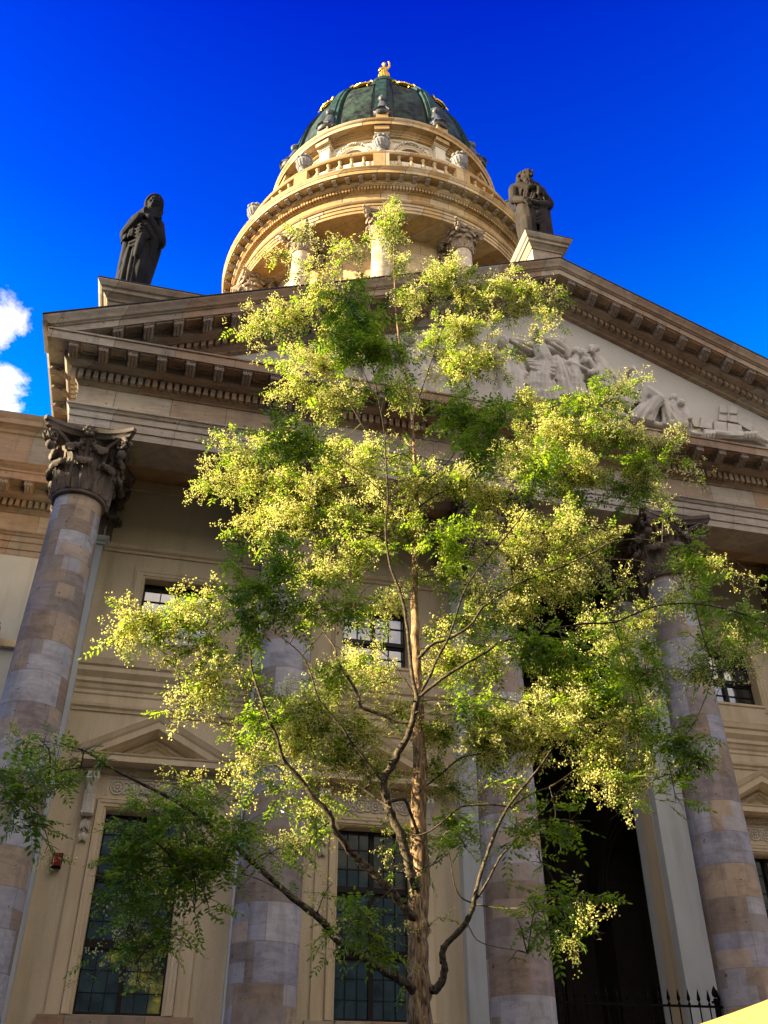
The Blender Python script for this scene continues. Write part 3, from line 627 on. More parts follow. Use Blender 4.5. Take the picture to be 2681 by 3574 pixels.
# ------------------------------------------------------------------ tower
TC = (0.0, 19.3); A0 = radians(-105)
def pol(phi, r, z): a = A0+radians(phi); return (TC[0]+r*cos(a), TC[1]+r*sin(a), z)
def ringbox(mb, phi, r0, r1, half, z0, z1):
    """small block set radially"""
    a = A0+radians(phi); er = np.array([cos(a), sin(a), 0]); et = np.array([-sin(a), cos(a), 0]); c = np.array([TC[0], TC[1], 0])
    v = [c+er*r+et*t_+np.array([0, 0, z]) for z in (z0, z1) for t_ in (-half, half) for r in (r0, r1)]
    mb.add(v, [(0, 2, 3, 1), (4, 5, 7, 6), (0, 1, 5, 4), (2, 6, 7, 3), (0, 4, 6, 2), (1, 3, 7, 5)])
g = MB(); g.lathe([(9.8, 18.5), (9.8, 27.2), (10.0, 27.3), (10.0, 27.8), (6.9, 28.0)], 96, TC); part(g, 'tower_base', 'drum', smooth=True)
g = MB(); g.lathe([(6.9, 27.9), (6.9, 39.45)], 96, TC); dw = part(g, 'drum_wall', 'drumwall', smooth=True)
for k in range(12):   # pedimented windows between the columns, a pilaster behind every column
    ph = 15+30*k; g = MB()
    ringbox(g, ph, 6.85, 7.02, .85, 31.6, 36.0); ringbox(g, ph, 6.85, 7.2, 1.05, 36.0, 36.25)
    for i in range(9):
        s_ = -1+2*(i+.5)/9; ringbox(g, ph+s_*8.6, 6.85, 7.22, .125, 36.25, 36.45+.5*(1-abs(s_)))
    o = part(g, 'drum_window', 'drumwall', dw); 
    g = MB(); ringbox(g, 30*k, 6.8, 7.12, .42, 28, 37.95); ringbox(g, 30*k, 6.8, 7.0, .40, 37.95, 39.42); part(g, 'drum_pilaster', 'drumwall', dw)
    g = MB(); ringbox(g, ph, 6.85, 7.03, .6, 31.9, 35.7); part(g, 'drum_pane', 'glass', dw)
dcap = capital(MB(), .46, 1.42, .92, .68).mesh('drum_capital', 'drumcap', True, 50)
q = capital(MB(), .44, 1.42, .80, .62); q.v = [v*np.array([.4, 1, 1]) for v in q.v]; dpil = q.mesh('drum_pilaster_capital', 'drumcap', True, 50)
dsh = shaft(.54, .46, 0, 9.4, 36).mesh('drum_column', 'drumcol', True, 30, uv=lambda me: cyl_uv(me, R=.54))
dbase = base_m(.54, 0, .5).mesh('drum_base', 'drum', True)
for k in range(12):
    p = pol(30*k, 8.08, 28.58)
    c = link(dsh, 'drum_column', CA, p, rz=A0+radians(30*k)); link(dcap, 'capital', c, (p[0], p[1], 37.98)); link(dbase, 'base_moulding', c, (p[0], p[1], 28.0))
    link(dpil, 'pilaster_capital', dw, pol(30*k, 7.06, 37.98), rz=A0+radians(30*k))
g = MB(); g.lathe([(6.85, 39.40), (8.55, 39.40), (8.55, 39.60), (8.59, 39.605), (8.59, 39.83), (8.63, 39.835), (8.63, 40.02), (8.68, 40.04), (8.73, 40.12), (8.74, 40.18), (8.56, 40.20), (8.56, 40.84), (8.60, 40.85), (8.64, 40.89), (8.66, 40.90), (8.66, 41.12), (8.84, 41.13), (8.86, 41.16), (8.92, 41.19), (8.95, 41.23), (8.96, 41.46), (9.34, 41.462), (9.34, 41.44), (9.37, 41.44), (9.37, 41.66), (9.40, 41.68), (9.42, 41.74), (9.48, 41.82), (9.49, 41.87), (9.3, 41.90), (7.0, 42.05)], 192, TC)
for i in range(336): ringbox(g, i*360/336, 8.6, 8.82, .052, 40.91, 41.11)
for i in range(84): ringbox(g, i*360/84, 9.29, 9.32, .16, 41.41, 41.46); ringbox(g, i*360/84, 9.02, 9.05, .15, 41.41, 41.46)
de = part(g, 'drum_entablature', 'drum', smooth=True, angle=20)
for i in range(84): link(mod_me, 'modillion', de, pol(i*360/84+360/168, 8.95, 41.45), rz=A0+radians(i*360/84+360/168)+pi/2)
# balustrade
g = MB(); g.lathe([(8.3, 42.0), (8.66, 42.0), (8.66, 42.95), (8.60, 43.02), (8.28, 43.02)], 144, TC)
g.lathe([(8.24, 44.02), (8.66, 44.02), (8.70, 44.08), (8.72, 44.18), (8.68, 44.28), (8.2, 44.3)], 144, TC)
for k in range(12): ringbox(g, 30*k, 8.22, 8.70, .42, 42.9, 44.03)
ba = part(g, 'balustrade', 'drum', smooth=True, angle=30)
bm_ = MB(); bm_.lathe([(.13, 0), (.13, .12), (.08, .15), (.07, .2), (.12, .32), (.14, .45), (.11, .6), (.06, .75), (.055, .82), (.09, .85), (.09, .9), (.12, .93), (.12, 1.02)], 12)
bal_me = bm_.mesh('baluster', 'drumwall', True, 50)
for k in range(12):
    for i in range(5): link(bal_me, 'baluster', ba, pol(30*k+15+(i-2)*4.35, 8.48, 43.01))
# attic above the colonnade
g = MB(); g.lathe([(6.4, 42.0), (6.4, 49.0)], 144, TC); at = part(g, 'tower_attic', 'white', smooth=True)
def onwall(phi, x, z, r=6.42): return pol(phi+math.degrees(x/6.4), r, z)
for k in range(12):
    g = MB(); ringbox(g, 30*k, 6.35, 6.72, .33, 42, 48.62); ringbox(g, 30*k, 6.35, 6.78, .39, 48.62, 48.70); ringbox(g, 30*k, 6.35, 6.83, .44, 48.70, 48.80)
    ringbox(g, 30*k, 6.35, 6.74, .20, 44, 48.4); part(g, 'attic_pilaster', 'white', at)
    ph = 15+30*k; A = np.linspace(0, pi, 15); g = MB()
    for rr, th, o in ((.93, .06, 6.46), (.83, .05, 6.44), (.76, .05, 6.42)): g.tube([onwall(ph, rr*cos(a), 47.25+rr*sin(a), o) for a in np.linspace(0, pi, 19)], th, 6)
    for s_ in (-1, 1): g.tube([onwall(ph, s_*.9, z, 6.45) for z in (44, 47.25)], .08, 6)
    g.tube([onwall(ph, x, 48.5, 6.44) for x in np.linspace(-1.15, 1.15, 7)], .045, 4)
    for s_ in (-1, 1): g.tube([onwall(ph, s_*1.15, z, 6.44) for z in (44, 48.5)], .045, 4)
    part(g, 'arch_moulding', 'trim', at); g = MB()
    for a in np.linspace(.0, pi, 19):
        rr = 1.10+.05*cos(a*6); g.ell(onwall(ph, rr*cos(a)*.98, 47.3+rr*sin(a), 6.5), (.085, .085, .085), 6)
    for x in (-.22, -.11, 0, .11, .22): g.ell(onwall(ph, x, 48.42-.05*abs(x)*4, 6.56), (.11, .11, .09), 6)
    part(g, 'garland', 'relief', at)
    g = MB(); c = [onwall(ph, -.72, 44, 6.415), onwall(ph, .72, 44, 6.415)]+[onwall(ph, .72*cos(a), 47.25+.72*sin(a), 6.415) for a in A]
    g.add(c, [tuple(range(len(c)))]); part(g, 'arched_window', 'dark', at)
g = MB(); g.lathe([(6.3, 48.80), (6.55, 48.80), (6.55, 48.92), (6.60, 48.94), (6.60, 49.05), (6.7, 49.1), (6.74, 49.18), (7.08, 49.20), (7.08, 49.16), (7.12, 49.16), (7.12, 49.42), (7.17, 49.46), (7.22, 49.56), (7.23, 49.62), (6.2, 49.85)], 144, TC)
for k in range(12): ringbox(g, 30*k, 6.5, 7.02, .44, 48.80, 49.19)
part(g, 'attic_cornice', 'drum', at, smooth=True, angle=25)
# dome
RB, DH, DZ, DP = 6.2, 10.5, 49.8, .8
def dome(t_): return RB*cos(t_)**DP, DZ+DH*sin(t_)
TT = np.linspace(0, 1.48, 40)
g = MB(); g.lathe([(RB+.12, 49.7), (RB+.12, 49.95)]+[dome(t_) for t_ in TT]+[(.0, DZ+DH)], 144, TC); dm = part(g, 'dome', 'slate', smooth=True)
def onband(mb, phi, w0, w1, off, ts, nv=7, edge=.0):
    P = []
    for t_ in ts:
        r, z = dome(t_); f = cos(t_)**DP; row = []
        wd = w1+(w0-w1)*f
        for j in range(nv):
            x = -wd+2*wd*j/(nv-1); a = phi+math.degrees(x/max(r, .5)); tn = (cos(t_), sin(t_)); row.append(pol(a, r+off*tn[0], z+off*tn[1]))
        row = [pol(phi-math.degrees(wd/max(r, .5)), r-.05, z)]+row+[pol(phi+math.degrees(wd/max(r, .5)), r-.05, z)]; P.append(row)
    n0 = mb.n; mb.grid(P)
for k in range(12):
    g = MB(); onband(g, 30*k, .46, .22, .26, TT[:37]); onband(g, 30*k, .24, .12, .33, TT[:37]); part(g, 'dome_rib', 'rib', dm, smooth=True)
    g = MB(); onband(g, 30*k+15, .92, .22, .10, TT[2:34], 9); part(g, 'dome_panel', 'panel', dm, smooth=True)
g = MB(); g.lathe([(2.2, 59.6), (2.2, 60.1), (1.5, 60.4), (1.1, 61.2), (.85, 62.2), (.8, 64.2), (1.0, 64.4), (1.0, 64.7), (0, 64.75)], 32, TC); part(g, 'dome_finial_base', 'rib', dm, smooth=True)
for k in range(12):   # bronze scroll brackets on blocks at the foot of every rib, gilded cartouches in the panels
    ph = 30*k; g = MB(); ringbox(g, ph, 6.1, 7.05, .36, 49.6, 50.3); part(g, 'bracket_block', 'drum', dm)
    g = MB(); c = np.array(pol(ph, 6.62, 0)); n0_ = g.n; a = A0+radians(ph); er = np.array([cos(a), sin(a), 0]); et = np.array([-sin(a), cos(a), 0]); ez = np.array([0, 0, 1.])
    R3 = np.stack([er, et, ez], 1)
    SC_=1.0; g.tube([c+er*.05+ez*50.3, c+er*.1+ez*50.5, c-er*.05+ez*50.9, c-er*.15+ez*51.4, c-er*.22+ez*51.8], [.34, .36, .25, .2, .14], 10)
    g.ell(c+er*.12+ez*50.55, (.25, .36, .25), 10, R3)
    for s_ in (-1, 1): g.tube([c+er*(.12+.16*cos(q_)*(1-q_/9))+ez*(50.55+.16*sin(q_)*(1-q_/9))+et*s_*.28 for q_ in np.linspace(0, 6, 12)], .05, 6); g.tube([c+et*s_*.14+ez*51.0, c-er*.1+et*s_*.3+ez*50.8, c+er*.1+et*s_*.3+ez*50.5], .07, 6)
    g.ell(c-er*.12+ez*51.95, (.17, .15, .2), 10, R3); g.ell(c-er*.18+ez*52.05, (.15, .19, .12), 8, R3)
    o_ = c+ez*50.25; g.v = [o_+(v-o_)*np.array([1.5, 1.5, 1.45]) for v in g.v]; part(g, 'scroll_bracket', 'bronze', dm, smooth=True)
    r, z = dome(.70); p = np.array(pol(ph+15, r, z)); a = A0+radians(ph+15); er = np.array([cos(a), sin(a), 0]); et = np.array([-sin(a), cos(a), 0])
    nn = er*.66+ez*.75; tt = -er*.75+ez*.66; g = MB(); 
    ringp = [p+nn*.25+et*.55*cos(q_)+tt*.42*sin(q_) for q_ in np.linspace(0, 2*pi, 21)]; g.tube(ringp, .10, 6)
    g.ell(p+nn*.2, (.4, .3, .16), 10, np.stack([et, tt, nn], 1))
    for q_ in np.linspace(0, 2*pi, 9)[:-1]: g.ell(p+nn*.26+et*.56*cos(q_)+tt*.44*sin(q_), (.10, .10, .09), 6)
    for s_ in (-1, 1): g.tube([p+nn*.3+et*s_*.5+tt*.1, p+nn*.42+et*s_*.8+tt*.12, p+nn*.3+et*s_*.95-tt*.12], [.13, .12, .06], 6)
    g.v = [p+(v-p)*.8 for v in g.v]; part(g, 'gilded_cartouche', 'gold', dm, smooth=True)

# ------------------------------------------------------------------ urns on the balustrade
g = MB(); g.lathe([(.26, 0), (.26, .10), (.13, .18), (.12, .26), (.30, .42), (.40, .62), (.43, .85), (.40, 1.02), (.30, 1.12), (.34, 1.18), (.28, 1.22), (.10, 1.30)], 20)
for q in range(9): a = q*2*pi/9; g.ell((.36*cos(a), .36*sin(a), 1.12+.04*(q % 2)), (.15, .15, .12), 7); g.ell((.22*cos(a+.3), .22*sin(a+.3), 1.26), (.14, .14, .12), 7)
for q in range(16): a = q*pi/8; g.tube([(.30*cos(a), .30*sin(a), .42), (.41*cos(a), .41*sin(a), .62), (.44*cos(a), .44*sin(a), .85)], .03, 5)
g.ell((0, 0, 1.38), (.14, .14, .16), 8)
urn_me = g.mesh('stone_urn', 'urn', True, 60)
UL = {0: 'grey stone urn on the tower balustrade in front of the middle attic pilaster', -30: 'grey stone urn on the tower balustrade left of the middle one', 30: 'grey stone urn on the tower balustrade right of the middle one',
      -60: 'grey stone urn at the far left edge of the tower balustrade against the sky', 60: 'grey stone urn on the tower balustrade behind the right-hand rooftop statue'}
for ph, lb in UL.items():
    o = link(urn_me, 'stone_urn', None, pol(ph, 8.46, 44.28)); tag(o, lb, 'urn', 'urns on the tower balustrade')

# ------------------------------------------------------------------ figures: one continuous skin over overlapping masses, then folds
def figure(name, build, mat, voxel, folds=None, smooth_it=4, tex=.0):
    mb = MB(); build(mb); me = mb.mesh(name+'_raw', mat); ob = bpy.data.objects.new(name, me); COL.objects.link(ob)
    r = ob.modifiers.new('r', 'REMESH'); r.mode = 'VOXEL'; r.voxel_size = voxel; r.use_smooth_shade = True
    s_ = ob.modifiers.new('s', 'SMOOTH'); s_.iterations = smooth_it; s_.factor = .5
    dg = bpy.context.evaluated_depsgraph_get(); ev = ob.evaluated_get(dg); m2 = bpy.data.meshes.new_from_object(ev); bpy.data.objects.remove(ob)
    m2.name = name; n = len(m2.vertices); co = np.zeros(n*3); m2.vertices.foreach_get('co', co); co = co.reshape(-1, 3); no = np.zeros(n*3); m2.vertices.foreach_get('normal', no); no = no.reshape(-1, 3)
    if folds is not None: co = co+no*folds(co)[:, None]
    m2.vertices.foreach_set('co', co.ravel()); m2.materials.clear(); m2.materials.append(M[mat]); m2.shade_smooth(); m2.update(); return m2
def ridge(x): return 1-np.abs(np.mod(x, 2)-1)*2     # sharp-crested waves
def cap_(mb, a, b, r0, r1, n=12, flat=(1, 1)):
    a, b = np.array(a, float), np.array(b, float); d = b-a; l = np.linalg.norm(d)+1e-6; t_ = d/l; pts = []; rad = []
    for q in np.linspace(-pi/2, 0, 4)[:-1]: pts.append(a+t_*r0*sin(q)); rad.append(max(.004, r0*cos(q)))
    pts += [a, b]; rad += [r0, r1]
    for q in np.linspace(0, pi/2, 4)[1:]: pts.append(b+t_*r1*sin(q)); rad.append(max(.004, r1*cos(q)))
    mb.tube(pts, rad, n, flat)
def chain(mb, P, R, n=10):
    for i in range(len(P)-1): cap_(mb, P[i], P[i+1], R[i], R[i+1], n)
def hand(mb, w, d, side, s=1.0, curl=.4):
    """palm at w, fingers along d, side = thumb direction"""
    w, d, side = (np.array(v, float) for v in (w, d, side)); d /= np.linalg.norm(d); side /= np.linalg.norm(side); nrm = np.cross(d, side)
    mb.ell(w+d*.09*s, (.085*s, .10*s, .045*s), 8, np.stack([side, d, nrm], 1))
    for i, l in enumerate((.15, .17, .16, .12)):
        b = w+d*.15*s+side*(.06-.04*i)*s; m_ = b+(d*.6-nrm*curl*.3)*l*s; e = m_+(d*.45-nrm*curl)*l*.7*s; chain(mb, [b, m_, e], [.026*s, .024*s, .018*s], 6)
    b = w+d*.05*s+side*.07*s; chain(mb, [b, b+(side*.7+d*.6)*.08*s, b+(side*.5+d)*.14*s], [.03*s, .026*s, .02*s], 6)
def head(mb, c, r, tilt=0, turn=0, down=0):
    """head with brow, nose, lips, chin and ears; faces -Y before turning"""
    R = Matrix.Rotation(turn, 3, 'Z') @ Matrix.Rotation(tilt, 3, 'Y') @ Matrix.Rotation(down, 3, 'X'); R = np.array(R)
    def P(x, y, z): return np.array(c)+R @ np.array([x, y, z])*r
    mb.ell(P(0, .08, .12), (.80*r, .92*r, .95*r), 14, R); mb.ell(P(0, -.25, -.38), (.56*r, .60*r, .62*r), 12, R)
    cap_(mb, P(0, -.78, .12), P(0, -1.02, -.22), .08*r, .15*r, 6); mb.ell(P(0, -.84, -.50), (.22*r, .12*r, .07*r), 8, R); mb.ell(P(0, -.80, -.62), (.18*r, .12*r, .07*r), 8, R)
    mb.ell(P(0, -.70, -.86), (.22*r, .18*r, .18*r), 8, R)
    for s_ in (-1, 1):
        mb.ell(P(s_*.32, -.74, .20), (.26*r, .12*r, .07*r), 8, R); mb.ell(P(s_*.30, -.70, .02), (.13*r, .11*r, .09*r), 8, R)
        mb.ell(P(s_*.45, -.55, -.25), (.22*r, .22*r, .2*r), 8, R); mb.ell(P(s_*.78, .05, -.05), (.10*r, .18*r, .26*r), 8, R)
def drape(mb, c0, e0, c1, e1, n, r0, r1, a0=0, a1=2*pi, bulge=0, sway=0.0):
    for i in range(n):
        a = a0+(a1-a0)*(i+.5*(i % 2)*.6)/n; j = RNG.uniform(.85, 1.15); P = []; R = []
        for t_ in np.linspace(0, 1, 6):
            ex, ey = e0[0]+(e1[0]-e0[0])*t_+bulge*sin(pi*t_), e0[1]+(e1[1]-e0[1])*t_+bulge*sin(pi*t_)
            cx = np.array(c0)*(1-t_)+np.array(c1)*t_; P.append((cx[0]+ex*cos(a+sway*t_), cx[1]+ey*sin(a+sway*t_), cx[2])); R.append((r0+(r1-r0)*t_)*j*(1+.15*sin(5*t_+i)))
        mb.tube(P, R, 7)
def mourner(mb):
    # veiled woman, hands folded under the chin, weight on one leg
    mb.box(-.62, .42, -.36, .42, 0, .10)
    chain(mb, [(-.12, -.06, .12), (-.14, -.10, .9), (-.10, 0, 1.75)], [.26, .27, .34]); chain(mb, [(.10, -.14, .12), (.12, -.22, .95), (.06, 0, 1.75)], [.17, .21, .30])
    chain(mb, [(-.34, .05, .14), (-.34, .05, 1.0), (-.24, .05, 1.9)], [.17, .22, .28])
    mb.ell((-.05, 0, 1.9), (.46, .36, .40), 14); mb.ell((-.06, .02, 2.35), (.42, .32, .45), 14); mb.ell((-.07, .03, 2.75), (.46, .30, .30), 14)
    mb.ell((-.42, 0, 2.78), (.20, .22, .22), 10); mb.ell((.28, 0, 2.76), (.20, .22, .22), 10)
    chain(mb, [(-.48, 0, 2.74), (-.60, -.12, 2.2), (-.22, -.42, 2.55)], [.17, .18, .13]); chain(mb, [(.36, 0, 2.74), (.50, -.10, 2.12), (.10, -.42, 2.55)], [.17, .20, .13])
    hand(mb, (-.16, -.46, 2.6), (.5, -.05, .6), (.6, 0, -.6), .9); hand(mb, (.10, -.48, 2.58), (-.5, -.1, .5), (.5, 0, .6), .9)
    cap_(mb, (0, 0, 2.9), (.02, -.02, 3.15), .16, .15); head(mb, (.05, -.14, 3.38), .225, .22, .25, .2)
    # veil
    for a in np.linspace(.35, 2*pi-.35, 12): 
        x, y = sin(a), -cos(a); chain(mb, [(.05+.14*x, .05+.16*y, 3.62), (.06+.25*x, .06+.25*y, 3.42), (.04+.24*x, .05+.24*y, 3.18), (.0+.20*x, .03+.2*y, 2.98)], [.06, .06, .06, .06], 8)
    mb.ell((.06, .10, 3.42), (.29, .28, .29), 14)
    mb.tube([(.06+.25*sin(a), -.10-.05*cos(a), 3.40+.27*cos(a)) for a in np.linspace(0, 2*pi, 25)], .075, 8, up=(0, 1, 0))
    for k_ in range(5): chain(mb, [(-.22-.04*k_, -.10-.05*k_, 3.22-.12*k_), (.0, -.30-.03*k_, 3.0-.09*k_), (.26+.04*k_, -.12-.05*k_, 3.2-.12*k_)], [.05, .055, .05], 7)
    chain(mb, [(-.25, -.28, 2.55), (.05, -.36, 2.35), (.35, -.2, 2.0), (.30, -.1, 1.5)], [.11, .12, .15, .14]); chain(mb, [(.0, -.36, 1.95), (-.02, -.40, 1.6), (-.05, -.36, 1.35)], [.14, .13, .10])
    chain(mb, [(-.50, -.08, 2.2), (-.46, -.1, 1.2), (-.42, -.06, .3)], [.14, .15, .16]); chain(mb, [(.42, .1, 2.0), (.30, .12, 1.1), (.26, .10, .2)], [.14, .15, .13])
    mb.ell((-.18, -.34, .16), (.09, .2, .08), 8); mb.ell((.12, -.36, .15), (.08, .18, .07), 8)
    drape(mb, (-.06, 0, 2.0), (.42, .30), (-.10, 0, .12), (.46, .34), 19, .05, .075, bulge=.02, sway=.25)
    drape(mb, (-.05, 0, 2.85), (.44, .28), (-.22, -.02, 1.9), (.46, .36), 15, .045, .055, a0=pi*.9, a1=2.2*pi, sway=.6)
    for k_ in range(6): chain(mb, [(-.50+.03*k_, -.20-.02*k_, 2.35-.14*k_), (-.10, -.44, 2.30-.13*k_), (.34, -.26, 2.45-.05*k_)], [.04, .05, .035], 7)
def mfold(co):
    x, y, z = co.T; a = np.arctan2(y, x); lo = np.clip((2.5-z)/.5, 0, 1)*np.clip(z/.2, 0, 1)
    d = .038*lo*ridge(2.4*a+1.5*z+1.2*np.sin(2*x+z))+.02*lo*ridge(x*7-z*5)
    up = np.clip((z-2.2)/.4, 0, 1)*np.clip((3.0-z)/.2, 0, 1); d += .03*up*ridge(6*x+7*z)
    d += .018*np.clip((z-2.9)/.3, 0, 1)*np.clip((y+.12)/.1, 0, 1)*ridge(9*a+4*z); return d
def singer(mb):
    # broad robed figure, head turned up to the right, one arm hanging forward, the other gathering cloth at the breast
    mb.box(-.5, .55, -.4, .4, 0, .12)
    chain(mb, [(-.20, -.10, .15), (-.24, -.26, 1.15), (-.14, -.05, 1.95)], [.24, .28, .36]); chain(mb, [(.28, -.05, .15), (.32, -.12, 1.1), (.16, 0, 1.95)], [.24, .27, .38])
    mb.ell((.02, 0, 1.95), (.52, .38, .42), 14); mb.ell((.03, .02, 2.4), (.48, .36, .45), 14); mb.ell((0, .03, 2.75), (.52, .33, .30), 14)
    mb.ell((-.46, 0, 2.78), (.22, .22, .22), 10); mb.ell((.44, 0, 2.80), (.22, .22, .2), 10)
    chain(mb, [(-.50, 0, 2.75), (-.60, -.12, 2.2)], [.19, .15]); chain(mb, [(-.60, -.12, 2.2), (-.36, -.46, 1.85)], [.13, .10]); hand(mb, (-.35, -.47, 1.86), (.35, -.25, -.7), (.6, 0, .4), 1.25, .5)
    chain(mb, [(.48, .02, 2.78), (.66, -.02, 2.3), (.60, -.15, 2.15)], [.19, .20, .19]); chain(mb, [(.62, -.15, 2.2), (.15, -.42, 2.62)], [.17, .11]); hand(mb, (.13, -.44, 2.62), (-.7, -.1, .35), (0, 0, 1), 1.1, .7)
    chain(mb, [(.2, -.36, 2.70), (.22, -.42, 2.45), (.20, -.42, 2.25)], [.10, .09, .06]); chain(mb, [(.3, -.36, 2.6), (.36, -.40, 2.2), (.40, -.36, 1.85)], [.06, .035, .03])
    cap_(mb, (-.04, 0, 2.95), (-.0, -.04, 3.25), .13, .12); head(mb, (.02, -.10, 3.44), .235, .12, .65, -.2)
    for a in np.linspace(0, 2*pi, 12): mb.ell((-.04+.2*cos(a), .06+.18*sin(a), 3.52), (.09, .09, .08), 6)
    mb.ell((-.03, .05, 3.55), (.23, .24, .15), 10); mb.ell((-.20, .14, 3.35), (.13, .14, .18), 8); chain(mb, [(-.2, .12, 3.3), (-.22, .1, 3.0)], [.08, .06])
    chain(mb, [(-.42, -.22, 2.80), (-.1, -.36, 2.5), (.1, -.38, 2.6)], [.10, .12, .1]); chain(mb, [(-.3, -.36, 1.9), (.1, -.42, 1.75), (.5, -.3, 1.95)], [.12, .13, .12])
    chain(mb, [(-.36, -.2, 1.6), (.05, -.4, 1.35), (.3, -.3, 1.65)], [.1, .1, .08]); chain(mb, [(.55, .05, 2.0), (.52, .08, 1.0), (.48, .05, .2)], [.17, .2, .16])
    chain(mb, [(-.40, .05, 1.8), (-.42, .0, 1.0), (-.38, 0, .2)], [.15, .15, .13])
    drape(mb, (.02, 0, 1.9), (.46, .34), (.05, 0, .14), (.48, .34), 19, .05, .08, bulge=.02, sway=-.3)
    drape(mb, (0, 0, 2.9), (.46, .30), (.06, -.02, 2.0), (.50, .36), 13, .04, .055, a0=pi*1.0, a1=2.1*pi, sway=-.7)
    for k_ in range(6): chain(mb, [(-.40, -.26, 1.95-.10*k_), (.0, -.43, 1.72-.16*k_), (.46, -.30, 1.90-.10*k_)], [.04, .055, .04], 7)
def sfold(co):
    x, y, z = co.T; a = np.arctan2(y, x-.03); lo = np.clip((1.95-z)/.4, 0, 1)*np.clip(z/.25, 0, 1)
    d = .042*lo*ridge(2.2*a+2.2*z-1.0*x)+.015*lo*ridge(x*6+z*4); up = np.clip((z-1.9)/.3, 0, 1)*np.clip((3.0-z)/.2, 0, 1)*np.clip((x+.45)/.2, 0, 1)
    return d+.03*up*ridge(5*x-6*z)+.014*np.clip((z-3.4)/.1, 0, 1)*ridge(12*a)
me = figure('rooftop_statue', mourner, 'statue', .019, None, 0)
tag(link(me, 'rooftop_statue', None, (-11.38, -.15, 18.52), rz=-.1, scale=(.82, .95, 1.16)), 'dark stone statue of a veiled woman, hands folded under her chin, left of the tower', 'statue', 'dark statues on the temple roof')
me = figure('rooftop_statue', singer, 'statue_warm', .019, None, 0)
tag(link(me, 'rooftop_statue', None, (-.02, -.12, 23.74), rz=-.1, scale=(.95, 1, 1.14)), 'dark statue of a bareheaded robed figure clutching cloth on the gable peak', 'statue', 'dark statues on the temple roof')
def gilt(mb):
    chain(mb, [(0, 0, 0), (0, 0, 1.4), (0, 0, 2.2)], [.40, .30, .24]); mb.ell((0, 0, 2.4), (.30, .22, .35), 12); mb.ell((-.24, 0, 2.62), (.13, .13, .13), 8); mb.ell((.24, 0, 2.62), (.13, .13, .13), 8)
    chain(mb, [(-.26, 0, 2.6), (-.34, -.1, 2.2), (-.1, -.28, 2.2)], [.11, .10, .07]); chain(mb, [(.26, 0, 2.6), (.40, -.05, 2.85), (.38, -.1, 3.3)], [.11, .10, .07])
    hand(mb, (.38, -.1, 3.3), (0, 0, 1), (-1, 0, 0), .8); cap_(mb, (0, 0, 2.7), (0, 0, 2.95), .10, .1); head(mb, (0, 0, 3.15), .19); mb.ell((0, .05, 3.25), (.2, .2, .17), 8)
    for s_ in (-1, 1): mb.ell((s_*.30, .1, 1.6), (.15, .12, .7), 8)
me = figure('gilded_statue', gilt, 'gold', .045, lambda c: .04*np.clip((2.3-c[:, 2])/.4, 0, 1)*ridge(3*np.arctan2(c[:, 1], c[:, 0])+c[:, 2]), 2)
tag(link(me, 'gilded_statue', None, (TC[0], TC[1], 64.73), rz=-.25), 'small gilded statue with one arm raised, at the very top of the green dome', 'statue')

